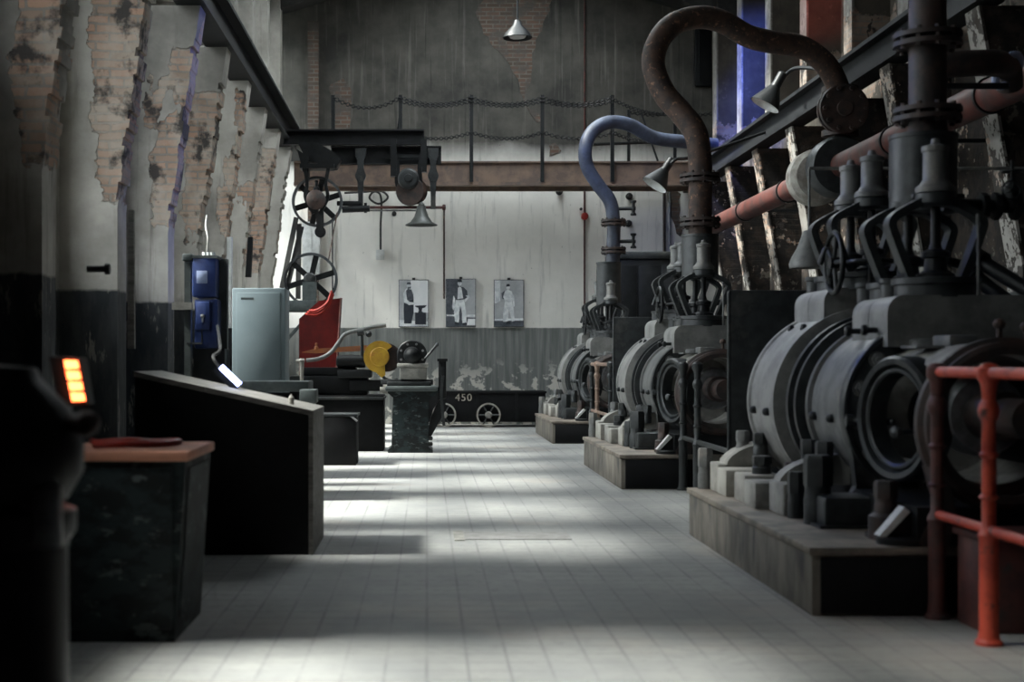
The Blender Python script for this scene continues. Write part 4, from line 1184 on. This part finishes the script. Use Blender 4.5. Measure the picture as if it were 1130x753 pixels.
# ------------------------------------------------------------------ ore wagon "450"
wy = 27.7
WG = thing('tub_wagon', (1.1, wy + .4, 0), 'black tub wagon numbered 450 standing along the back wall', 'wagon')
wx0, wx1 = at(440, 0, wy).x, at(602, 0, wy).x
wz1, wz0 = at(0, 432, wy).z, .10
m = MB().box(wx0, wx1, wy, wy + .9, wz0, wz1 - .03, .01).box(wx0 - .02, wx1 + .02, wy - .03, wy + .93, wz1 - .04, wz1)
m.build('tub', 'black', WG)
for px in (490, 539):
    c = at(px, 0, wy); c.z = .24
    wobj = MB().ringlathe(c, YD, [(.235, -.09), (.235, -.04), (.205, -.04), (.205, -.09)], 36).build('wheel', 'lag', WG)
    w = MB()
    for q in range(6):
        tt = 2 * PI * q / 6
        w.cyl(c + Vector((0, -.06, 0)), c + Vector((math.cos(tt) * .21, -.06, math.sin(tt) * .21)), .016, n=6)
    w.build('wheel_spokes', 'iron', wobj)
    MB().lathe(c, (0, -1, 0), [(.07, 0), (.07, .08), (.05, .11), (0, .12)], 16).build('wheel_hub', 'dust', wobj)
for px in (527, 570):
    MB().box(at(px, 0, wy).x - .03, at(px, 0, wy).x + .03, wy - .025, wy, .15, wz1 - .04).build('tub_rib', 'black', WG)
cu = bpy.data.curves.new('wagon_number', 'FONT')
cu.body = '450'
cu.size = .20
cu.extrude = .004
cu.space_character = 1.15
cu.align_x = 'CENTER'
to = bpy.data.objects.new('wagon_number', cu)
COL.objects.link(to)
dg = bpy.context.evaluated_depsgraph_get()
me = bpy.data.meshes.new_from_object(to.evaluated_get(dg))
bpy.data.objects.remove(to)
me.materials.clear()
me.materials.append(M['paint_white'])
nb = bpy.data.objects.new('number_lettering', me)
COL.objects.link(nb)
nb.parent = WG
cc = at(511.5, 442.6, wy)
nb.rotation_euler = (PI / 2, 0, 0)
nb.location = Vector((cc.x, wy - .006, cc.z)) - ORG[WG.name]
nb['label'] = 'chalky white number 450'

# ------------------------------------------------------------------ grinder pedestal with dividing head, bench and chop saw
PY = 20.0
def p2(px, py, Y=PY):
    return at(px, py, Y)
PD = thing('machine_pedestal', (p2(453, 0).x, PY + .3, 0), 'mottled green cast iron pedestal machine with dividing head in the aisle', 'machine')
x0, x1 = p2(432, 0).x, p2(473, 0).x
m = MB().prism([(x0 - .05, 0), (x0 - .05, .04), (x0, .08), (x0 + .02, .78), (x0 - .05, .84), (x0 - .05, .92), (x1 + .14, .92), (x1 + .14, .84), (x1 + .0, .76), (x1 - .0, .08), (x1 + .06, .04), (x1 + .06, 0)], 'y', PY, PY + .6)
m.build('pedestal', 'peel', PD)
MB().box(p2(425, 0).x, p2(483, 0).x, PY - .06, PY + .66, .865, .94, .03).build('table', 'bench', PD)
MB().box(p2(427, 0).x, p2(476, 0).x, PY + .02, PY + .5, .94, 1.0, .01).box(p2(420, 0).x, p2(478, 0).x, PY + .1, PY + .4, .96, 1.03, .01).build('cross_slide', 'iron', PD)
MB().box(p2(441, 0).x, p2(471, 0).x, PY + .05, PY + .4, 1.03, 1.2, .015).box(p2(438, 0).x, p2(473, 0).x, PY + .03, PY + .42, 1.2, 1.26, .015).build('head_block', 'dust', PD)
c = p2(454.5, 392)
MB().lathe(c + Vector((0, .1, 0)), (0, -1, 0), [(.13, -.2), (.215, -.19), (.215, 0), (.20, .012), (.11, .014)], 40).lathe(c + Vector((0, .08, 0)), (0, -1, 0), [(.12, 0), (.11, .05), (.085, .06), (.085, .13), (.05, .15), (.03, .16), (0, .16)], 28).build('dividing_disc', 'iron_black', PD)
for q in range(8):
    tt = 2 * PI * (q + .5) / 8
    MB().lathe(c + Vector((math.cos(tt) * .165, .09, math.sin(tt) * .165)), (0, -1, 0), [(.018, 0), (.018, .012), (0, .014)], 10).build('disc_stud', 'steel', PD)
MB().cyl(p2(469, 396), p2(481, 382), .018).lathe(p2(481, 382), (.5, 0, .6), [(.02, 0), (.03, .03), (0, .06)], 10).build('crank_lever', 'iron', PD)
MB().sweep(smooth_path([p2(490, 470), p2(488, 450), p2(487, 430), p2(489, 415)]), [(-.03, -.02), (.03, -.02), (.03, .02), (-.03, .02)]).build('side_lever', 'iron', PD)
cl = MB().box(p2(484, 0).x, p2(492.5, 0).x, PY + .1, PY + .22, p2(0, 440).z, p2(0, 397).z, .008)
cl.box(p2(482.5, 0).x, p2(494, 0).x, PY + .08, PY + .24, p2(0, 399).z, p2(0, 396).z)
cl.prism([(p2(484, 0).x, p2(0, 442).z), (p2(492.5, 0).x, p2(0, 440).z), (p2(491, 0).x, p2(0, 455).z), (p2(476, 0).x, p2(0, 482).z), (p2(472, 0).x, p2(0, 482).z), (p2(472, 0).x, p2(0, 474).z), (p2(476, 0).x, p2(0, 460).z)], 'y', PY + .1, PY + .22)
cl.build('column_arm', 'iron_black', PD)
for zz in (.12, .2):
    MB().lathe((x1, PY + .1, zz), (1, 0, 0), [(.03, 0), (.03, .05), (.015, .06)], 10).build('side_plug', 'iron', PD)
# dark lathe bench behind
BY = 20.3
BN = thing('lathe_bench', (-.95, BY + .4, 0), 'long black machine bench left of the pedestal machine', 'bench')
bx0, bx1 = p2(318, 0, BY).x, p2(423, 0, BY).x
MB().box(bx0, bx1, BY + .05, BY + .9, 0, .80, .01).build('cabinet', 'black', BN)
MB().box(bx0 - .03, bx1 + .02, BY - .03, BY + .95, .74, .78, .008).build('drip_rail', 'iron', BN)
MB().box(bx0, p2(405, 0, BY).x, BY + .15, BY + .7, .80, 1.08, .03).box(p2(330, 0, BY).x, p2(392, 0, BY).x, BY + .2, BY + .6, 1.08, 1.2, .02).box(p2(385, 0, BY).x, p2(422, 0, BY).x, BY + .1, BY + .4, .86, 1.02, .02).build('lathe_bed', 'iron_black', BN)
MB().lathe(p2(424, 431, BY - .05), (1, 0, 0), [(.05, -.06), (.05, .06)], 14).build('drawer_pull', 'dust', BN)
# tool chest before it
TC = thing('low_tool_chest', (p2(375, 0, 17.6).x, 17.6, 0), 'low black chest with a handle before the machine bench', 'chest')
tx0, tx1 = at(345, 0, 17.6).x, at(393, 0, 17.6).x
MB().box(tx0, tx1, 17.6, 18.2, 0, at(0, 460, 17.6).z, .01).build('body', 'black', TC)
MB().box(tx0 - .01, tx1 + .02, 17.58, 18.22, at(0, 460, 17.6).z, at(0, 458, 17.6).z + .01, .005).build('lid', 'iron', TC)
MB().tube([at(387, 459, 17.6), at(394, 465, 17.58)], .014).lathe(at(380, 460, 17.7), (0, 0, 1), [(.03, 0), (.03, .03), (0, .04)], 12).build('lid_stay', 'steel', TC)
# chop saw
SY = 20.35
SW = thing('chop_saw', p2(400, 430, SY), 'yellow guarded chop saw with long tubular arm on the black bench', 'saw', None)
MB().box(p2(372, 0, SY).x, p2(410, 0, SY).x, SY, SY + .4, 1.05, 1.17, .02).build('saw_base', 'iron_black', SW)
c = p2(419, 394, SY)
gd = MB()
gp_ = [(c.x + .23 * math.cos(a), c.z + .23 * math.sin(a)) for a in [math.radians(d) for d in range(40, 262, 12)]]
gp_ += [(c.x + .03, c.z - .30), (c.x + .08, c.z - .26), (c.x + .07, c.z - .1), (c.x + .06, c.z + .03), (c.x + .11, c.z + .1)]
gd.prism(gp_, 'y', SY - .02, SY + .14)
gd.lathe((c.x, SY - .02, c.z), (0, -1, 0), [(.14, 0), (.13, .012), (0, .014)], 28)
gd.build('blade_guard', 'yellow', SW)
MB().lathe((c.x + .10, SY + .07, c.z - .01), (0, 1, 0), [(.0, -.02), (.05, -.02), (.06, -.004), (.205, -.004), (.205, .004), (.05, .006), (0, .02)], 40).build('saw_blade', 'darkrust', SW)
MB().lathe(p2(371, 399, SY + .15), (1, 0, -.0), [(.05, 0), (.085, .02), (.09, .15), (.09, .42)], 20).build('saw_motor', 'iron_black', SW)
MB().box(p2(389, 0, SY).x, p2(402, 0, SY).x, SY + .08, SY + .14, p2(0, 401, SY).z, p2(0, 395, SY).z).build('motor_plate', 'yellow', SW)
MB().tube(smooth_path([p2(338, 398, SY), p2(352, 396, SY), p2(364, 390, SY), p2(374, 378, SY), p2(381, 369, SY), p2(395, 365, SY), p2(412, 361, SY), p2(426, 359, SY)], 6), .03, 12).build('saw_arm', 'iron_pale', SW)
MB().cyl(p2(399.5, 366, SY), p2(399.5, 394, SY), .024).lathe(p2(407, 369, SY), (0, -1, 0), [(.04, -.03), (.045, .02), (.02, .05)], 14).lathe(p2(398, 367, SY), (1, 0, .2), [(.05, -.05), (.05, .05)], 14).build('arm_post', 'iron', SW)
MB().prism([(p2(331, 0, SY).x, p2(0, 389, SY).z), (p2(345, 0, SY).x, p2(0, 385, SY).z), (p2(404, 0, SY).x, p2(0, 381, SY).z), (p2(404, 0, SY).x, p2(0, 387, SY).z), (p2(345, 0, SY).x, p2(0, 390, SY).z)], 'y', SY + .2, SY + .42).lathe(p2(349, 386, SY + .2), (0, 0, 1), [(.03, 0), (.03, .04), (.015, .05), (.02, .09), (0, .1)], 12).build('saw_beam', 'orange', SW)
MB().tube(smooth_path([p2(421, 410, SY), p2(424, 417, SY), p2(432, 420, SY), p2(438, 419, SY - .1)]), .02, 8).build('saw_cable', 'cord', SW)
MB().lathe(p2(333, 398, SY), (0, 0, -1), [(.03, -.03), (.05, 0), (.035, .02), (.025, .32), (.05, .34)], 14).tube([p2(327, 399, SY), p2(336, 398, SY)], .03).build('arm_support', 'dust', SW)
# red sheet behind with hose
RY = 21.6
rp = MB().prism([(p2(330, 0, RY).x, p2(0, 420, RY).z), (p2(330, 0, RY).x, p2(0, 352, RY).z), (p2(352, 0, RY).x, p2(0, 332, RY).z), (p2(376.5, 0, RY).x, p2(0, 329, RY).z), (p2(371, 0, RY).x, p2(0, 420, RY).z)], 'y', RY, RY + .03)
rp.box(p2(330, 0, RY).x, p2(371, 0, RY).x, RY, RY + .03, 0, p2(0, 420, RY).z)
RS2 = thing('red_screen', (p2(350, 0, RY).x, RY, 0), 'red sheet metal screen standing behind the chop saw', 'screen')
rp.build('sheet', 'red', RS2)
MB().tube([p2(376.5, 329, RY), p2(371, 420, RY)], .018).build('rolled_edge', 'oldred', RS2)
hs = MB()
for q in range(3):
    hs.tube(smooth_path([p2(337 + q * 2, 347 - q * 2, RY - .08 - .03 * q), p2(350, 348 - q * 3, RY - .1 - .03 * q), p2(361, 340 - q * 3, RY - .1 - .03 * q), p2(368 - q, 325 - q * 2, RY - .08 - .03 * q)], 8), .018, 8)
tag(hs.build('rubber_hose', 'hose', loc=p2(350, 350, RY)), 'coiled red rubber hose draped before the red screen', 'hose')

# ------------------------------------------------------------------ cabinets on the left
CY = 15.6
CB = thing('steel_cabinet', (at(287, 0, CY).x, CY + .2, 0), 'tall pale blue grey steel cabinet standing by the left wall', 'cabinet')
cx0, cx1 = at(256, 0, CY).x, at(315, 0, CY).x
cz = at(0, 318, CY).z
MB().box(cx0, cx1, CY, CY + .45, 0, cz, .015).build('body', 'cab', CB)
cd_ = MB().box(cx0 + .05, cx1 - .055, CY - .014, CY, .35, cz - .05, .008).build('cabinet_door', 'cab', CB)
MB().box(cx0 + .10, cx0 + .24, CY - .017, CY - .013, cz - .13, cz - .105).build('name_plate', 'bench', cd_)
MB().lathe((cx0 + .1, CY - .014, .9), (0, -1, 0), [(.02, 0), (.02, .015), (0, .02)], 12).build('door_lock', 'iron', cd_)
# blue electric boxes with channel frame
EY = 14.6
EB = thing('electric_switch_box', (at(225, 0, EY).x, EY, 0), 'dark blue electric switch boxes stacked on a frame by the left wall', 'switch box')
def e(px, py=0):
    return at(px, py, EY)
MB().box(e(203).x, e(210).x, EY + .02, EY + .12, .9, e(0, 280).z).box(e(201).x, e(212).x, EY, EY + .14, e(0, 288).z, e(0, 280).z, .01).build('channel_post', 'bench', EB)
MB().box(e(234).x, e(247).x, EY + .25, EY + .35, 0, e(0, 284).z).build('side_panel', 'bench', EB)
u = MB().box(e(212).x, e(238).x, EY, EY + .42, e(0, 328).z, e(0, 283).z, .02).build('upper_box', 'bluebox', EB)
MB().box(e(217).x, e(229).x, EY - .012, EY, e(0, 313).z, e(0, 299).z, .004).build('label_plate', 'bluelid', u)
MB().box(e(212).x, e(240).x, EY - .01, EY + .43, e(0, 285).z, e(0, 282).z).build('box_lip', 'bench', u)
lo = MB().box(e(214).x, e(240).x, EY + .02, EY + .42, e(0, 385).z, e(0, 330).z, .02).build('lower_box', 'bluebox', EB)
MB().box(e(216).x, e(232).x, EY - .02, EY + .02, e(0, 364).z, e(0, 333).z, .008).build('box_door', 'bluebox', lo)
MB().lathe(e(224, 349) + Vector((0, -.02, 0)), (0, -1, 0), [(.02, 0), (.02, .03), (0, .035)], 12).box(e(223).x, e(225).x, EY - .04, EY - .03, e(0, 356).z, e(0, 348).z).build('box_key', 'steel', lo)
MB().box(e(190).x, e(212).x, EY - .02, EY + .02, e(0, 342).z, e(0, 334).z).build('wall_bracket', 'dust', EB)
MB().box(e(206).x, e(222).x, EY + .0, EY + .06, e(0, 380).z, e(0, 378).z).box(e(222).x, e(223).x, EY, EY + .06, e(0, 380).z, e(0, 364).z).build('cable_frame', 'iron', EB)
for px in (223, 227, 231):
    MB().cyl(e(px, 283) + Vector((0, .2, 0)), e(px, 277) + Vector((0, .2, 0)), .03, n=10).build('cable_gland', 'white', EB)
MB().tube(smooth_path([e(225, 279) + Vector((0, .2, 0)), e(226, 262) + Vector((0, .2, 0)), at(227, 250, EY + .4), at(228, 238, EY + .8)]), .009, 8).build('cable', 'dust', EB)
MB().box(e(213).x, e(247).x, EY + .05, EY + .4, 0, e(0, 385).z - .0).build('stand', 'iron_black', EB)
# boards leaning on pilasters
bo = MB().prism([(at(141, 385, 11.0).x, at(0, 385, 11.0).z), (at(149, 385, 11.0).x, at(0, 385, 11.0).z), (at(148, 232, 11.0).x, at(0, 232, 11.0).z), (at(142, 232, 11.0).x, at(0, 232, 11.0).z)], 'y', 10.98, 11.02)
tag(bo.build('wall_strip', 'wood', loc=at(145, 385, 11.0)), 'long pale upright batten fixed to the left wall pilaster', 'batten', 'battens on the left pilasters')
tag(MB().box(at(251, 0, 16.9).x, at(256, 0, 16.9).x, 16.85, 16.95, at(0, 362, 16.9).z, at(0, 262, 16.9).z).build('wall_strip', 'white', loc=at(253, 362, 16.9)), 'white upright batten behind the pale steel cabinet', 'batten', 'battens on the left pilasters')
tag(MB().prism([(at(271, 306, 18.2).x, at(0, 306, 18.2).z), (at(277, 306, 18.2).x, at(0, 306, 18.2).z), (at(279, 262, 18.2).x, at(0, 262, 18.2).z), (at(274, 262, 18.2).x, at(0, 262, 18.2).z)], 'y', 18.15, 18.25).build('wall_strip', 'black', loc=at(275, 306, 18.2)), 'short black upright batten above the pale steel cabinet', 'batten', 'battens on the left pilasters')
tag(MB().cyl(at(96, 297, 9.0), at(118, 297, 9.0), .02, n=8).lathe(at(116, 297, 9.0), (1, 0, 0), [(.035, 0), (.035, .03)], 8).build('wall_hook', 'cord', loc=at(96, 297, 9.0)), 'short black bolt sticking out of the left pilaster', 'bolt')
# workbench before the cabinet
WB = thing('workbench', (at(300, 0, 13.6).x, 13.8, 0), 'grey green workbench top behind the sloping desk', 'bench')
wx0, wx1 = at(258, 0, 13.6).x, at(340, 0, 13.6).x
wz = at(0, 421, 13.6).z
MB().box(wx0, wx1, 13.6, 14.2, wz - .10, wz, .01).build('bench_top', 'bench', WB)
for xx in (wx0 + .05, wx1 - .11):
    for yy in (13.64, 14.1):
        MB().box(xx, xx + .06, yy, yy + .06, 0, wz - .10).build('bench_leg', 'iron_black', WB)
MB().box(wx0 + .1, wx1 - .1, 13.7, 14.15, .15, wz - .12).build('bench_cupboard', 'black', WB)
tag(MB().box(at(331, 0, 13.2).x, at(349, 0, 13.2).x, 13.15, 13.45, at(0, 445, 13.2).z, at(0, 430, 13.2).z, .01).box(at(333, 0, 13.2).x, at(347, 0, 13.2).x, 13.17, 13.43, 0, at(0, 445, 13.2).z).build('step_block', 'bench', loc=(at(340, 0, 13.2).x, 13.3, 0)), 'small grey stepped post block at the end of the workbench', 'block')
# sloping desk
DY = 9.5
DK = thing('sloping_desk', (-1.36, DY + .5, 0), 'black sloping topped desk with pale edge boards on the left', 'desk')
dx0, dx1 = -1.95, -.79
zl, zr = 1.19, .935
MB().prism([(dx0, .0), (dx1, .0), (dx1, zr), (dx0, zl)], 'y', DY + .03, DY + .96).build('body', 'black', DK)
sl = (zr - zl) / (dx1 - dx0)
xm = -1.48
def topb(xa, xb):
    return MB().prism([(xa, zl + sl * (xa - dx0)), (xb, zl + sl * (xb - dx0)), (xb, zl + sl * (xb - dx0) + .035), (xa, zl + sl * (xa - dx0) + .035)], 'y', DY, DY + 1.0)
topb(dx0 - .01, xm - .003).build('desk_lid', 'wood', DK)
topb(xm + .003, dx1 + .03).build('desk_lid', 'wood', DK)
MB().box(dx1, dx1 + .03, DY + .0, DY + .98, 0, zr).build('end_board', 'wood', DK)
MB().box(dx0, dx1, DY + .0, DY + .03, 0.0, .93).prism([(dx0, .93), (dx1, .93), (dx1, zr), (dx0, zl)], 'y', DY, DY + .03).build('front_panel', 'black', DK)
MB().lathe((-.93, DY + .25, zr + .06), (0, 0, 1), [(.02, 0), (.02, .05), (.012, .06), (0, .075)], 12).build('lid_knob', 'dust', DK)
# blue lit tube lamp lying on the desk
TL = thing('tube_lamp', at(252, 420, 10.2), 'small lit blue tube lamp leaning on the sloping desk', 'lamp')
a, b = at(242, 406, 10.2), at(266, 429, 10.2)
MB().sweep([a + Vector((-.03, .03, 0)), b + Vector((-.03, .03, 0))], [(-.035, -.03), (.035, -.03), (.035, .03), (-.035, .03)]).build('lamp_housing', 'iron_black', TL)
MB().cyl(a + (b - a) * .08 + Vector((.0, -.01, .02)), a + (b - a) * .95 + Vector((.0, -.01, .02)), .022).build('tube', 'bluetube', TL)
MB().tube(smooth_path([a, a + Vector((-.05, .05, .08)), at(243, 385, 10.5), at(240, 360, 11)]), .012).build('lamp_cord', 'cord', TL)
# peeling paint cabinet, front left
C1 = thing('metal_locker', (-1.38, 6.95, 0), 'dark green peeling paint locker with orange rusty top at the front left', 'locker')
lx0, lx1, ly0, ly1, lz = -1.72, -1.115, 6.56, 7.32, .87
MB().prism([(lx0, 0), (lx1 - .05, 0), (lx1, .8), (lx1, lz), (lx0, lz)], 'y', ly0, ly1).build('body', 'peel', C1)
MB().box(lx0 - .02, lx1 + .02, ly0 - .02, ly1 + .02, lz - .035, lz + .012, .008).build('locker_top', 'toprust', C1)
MB().box(lx0 + .02, lx1 - .06, ly0 - .012, ly0, .06, lz - .06, .006).build('locker_door', 'peel', C1)
MB().prism([(lx1 - .04, .1), (lx1 + .004, .8), (lx1 + .008, .8), (lx1 - .036, .1)], 'y', ly0 + .08, ly1 - .08).build('side_panel', 'peel', C1)
hz = lz + .03
hp = [(-1.58, 6.75, hz), (-1.45, 6.7, hz + .005), (-1.3, 6.8, hz), (-1.22, 6.95, hz), (-1.25, 7.08, hz), (-1.36, 7.0, hz), (-1.45, 6.9, hz + .012), (-1.6, 6.95, hz), (-1.66, 7.05, hz)]
tag(MB().tube(smooth_path(hp, 8), .016, 8).build('rubber_hose', 'hose', loc=(-1.4, 6.9, lz)), 'short orange red hose lying on top of the peeling locker', 'hose')
# blurred grinder in the foreground
GYY = 4.1
GR = thing('pedestal_drill', (-1.22, GYY, 0), 'black rounded machine in the very front at the left edge', 'machine')
gx, gzc = -1.24, 1.06
MB().box(gx - .35, gx + .33, GYY - .3, GYY + .3, 0, .08, .02).lathe((gx, GYY, .05), (0, 0, 1), [(.22, 0), (.215, .06), (.205, .2), (.20, .72), (.225, .76), (.225, .82), (.16, .84)], 32).build('column', 'iron_black', GR)
MB().lathe((gx, GYY, .86), (0, 0, 1), [(.10, 0), (.2, .04), (.245, .12), (.245, .20), (.21, .30), (.13, .38), (.11, .42), (.0, .43)], 36).build('machine_head', 'iron_black', GR)
for q in range(6):
    a = -PI / 2 + (q - 2.5) * .5
    MB().lathe((gx + .175 * math.cos(a), GYY + .175 * math.sin(a), .865), (0, 0, 1), [(.02, 0), (.02, .03), (0, .035)], 10).build('head_bolt', 'steel', GR)
MB().cyl((gx + .2, GYY - .02, 1.12), (gx + .28, GYY - .06, 1.12), .028).lathe((gx + .275, GYY - .06, 1.12), (1, -.4, 0), [(0, -.03), (.035, -.02), (.04, 0), (.03, .025), (0, .035)], 16).build('feed_knob', 'darkrust', GR)
MB().lathe((gx + .17, GYY - .12, .78), (0, 0, 1), [(.05, 0), (.05, .16), (.03, .18), (0, .18)], 16).build('oil_cup', 'steel', GR)
# orange heater lamp behind it
HL = thing('heater_lamp', (-1.35, 5.3, 0), 'small black heat lamp with four glowing orange cells', 'lamp')
hc = at(80, 420, 5.3)
MB().prism([(hc.x - .09, hc.z + .09), (hc.x + .025, hc.z + .085), (hc.x + .055, hc.z - .09), (hc.x - .05, hc.z - .09)], 'y', 5.3, 5.42).build('lamp_housing', 'iron_black', HL)
for q in range(4):
    zz = hc.z + .06 - .04 * q
    MB().prism([(hc.x - .028 + .008 * q, zz + .015), (hc.x + .018 + .008 * q, zz + .013), (hc.x + .024 + .008 * q, zz - .015), (hc.x - .022 + .008 * q, zz - .017)], 'y', 5.285, 5.302).build('glowing_cell', 'heat', HL)
MB().tube([(hc.x - .09, 5.38, 0), (hc.x - .09, 5.38, hc.z - .12), (hc.x, 5.38, hc.z - .07)], .02).lathe((hc.x - .09, 5.38, 0), (0, 0, 1), [(.14, 0), (.14, .02), (.03, .04)], 24).build('stand', 'iron_black', HL)

# ================================================================== LIGHT
W = bpy.data.worlds.new('sky')
SC.world = W
W.use_nodes = True
nt = W.node_tree
bg = nt.nodes['Background']
tc = nt.nodes.new('ShaderNodeTexCoord')
sp = nt.nodes.new('ShaderNodeSeparateXYZ')
cr = nt.nodes.new('ShaderNodeValToRGB')
nt.links.new(tc.outputs['Generated'], sp.inputs[0])
nt.links.new(sp.outputs[2], cr.inputs[0])
cr.color_ramp.elements[0].position = 0.0
cr.color_ramp.elements[0].color = (.10, .11, .11, 1)
cr.color_ramp.elements[1].position = .08
cr.color_ramp.elements[1].color = (.95, .97, 1.0, 1)
nt.links.new(cr.outputs[0], bg.inputs[0])
bg.inputs[1].default_value = 4.3


def light(name, typ, loc, energy, color, **kw):
    l = bpy.data.lights.new(name, typ)
    l.energy = energy
    l.color = color
    tgt = kw.pop('target', None)
    for k_, v_ in kw.items():
        setattr(l, k_, v_)
    o_ = bpy.data.objects.new(name, l)
    COL.objects.link(o_)
    o_.location = loc
    if tgt is not None:
        o_.rotation_euler = (Vector(tgt) - Vector(loc)).to_track_quat('-Z', 'Y').to_euler()
    return o_


light('sun', 'SUN', (-12, 10, 20), 8.5, (1.0, .955, .89), target=(-12 + .60, 10.04, 20 - .80), angle=math.radians(9))
for i, (y0, y1) in enumerate(bays):        # portals: they only steer sampling of the sky
    for (z0, z1) in ((WZ0, WZ1), (WZ2, WZ3)):
        o_ = light('window_portal', 'AREA', (LW - .45, (y0 + y1) / 2, (z0 + z1) / 2), 1, (1, 1, 1), target=(0, (y0 + y1) / 2, (z0 + z1) / 2), shape='RECTANGLE', size=y1 - y0, size_y=z1 - z0)
        o_.data.cycles.is_portal = True
o_ = light('window_portal', 'AREA', (rx, (SKY0 + SKY1) / 2, 9.95), 1, (1, 1, 1), target=(rx, (SKY0 + SKY1) / 2, 0), shape='RECTANGLE', size=2 * SKX, size_y=SKY1 - SKY0)  # portal of the added skylight
o_.data.cycles.is_portal = True
# coloured show floods of the hall
light('blue_flood', 'SPOT', (3.2, 22.0, 7.4), 800, (.08, .16, 1.0), target=(5.9, 24.8, 6.0), spot_size=math.radians(46), spot_blend=.6, shadow_soft_size=.1)
light('red_flood', 'SPOT', (3.2, 18.0, 7.2), 110, (1.0, .10, .05), target=(5.9, 21.2, 6.4), spot_size=math.radians(22), spot_blend=.6, shadow_soft_size=.1)
light('blue_flood', 'SPOT', (3.5, 17.6, 6.6), 300, (.10, .16, 1.0), target=(-2.8, 15.8, 3.9), spot_size=math.radians(34), spot_blend=.7, shadow_soft_size=.1)
light('blue_flood', 'SPOT', (-1.6, 13.5, 5.6), 80, (.12, .22, 1.0), target=(3.0, 9.2, 2.2), spot_size=math.radians(40), spot_blend=.8, shadow_soft_size=.1)
light('blue_flood', 'SPOT', (1.0, 21.0, 5.5), 40, (.12, .22, 1.0), target=(2.95, 24.2, 4.6), spot_size=math.radians(30), spot_blend=.8, shadow_soft_size=.1)

# ================================================================== CAMERA
cam = bpy.data.cameras.new('camera')
cam.sensor_fit = 'HORIZONTAL'
cam.sensor_width = 36
cam.lens = F * 36 / 1130
cam.shift_x = (565 - VX) / 1130
cam.shift_y = (VY - 376.5) / 1130
cam.clip_start = .05
cam.clip_end = 200
cam.dof.use_dof = True
cam.dof.focus_distance = 19
cam.dof.aperture_fstop = 2.0
co = bpy.data.objects.new('camera', cam)
COL.objects.link(co)
co.location = (0, 0, EYE)
co.rotation_euler = (PI / 2, 0, 0)
SC.camera = co
SC.view_settings.view_transform = 'Standard'
SC.view_settings.look = 'None'
SC.view_settings.gamma = 1
SC.view_settings.use_curve_mapping = False
SC.view_settings.exposure = 1.42
SC.cycles.use_denoising = True
SC.cycles.max_bounces = 8
SC.cycles.sample_clamp_indirect = 6
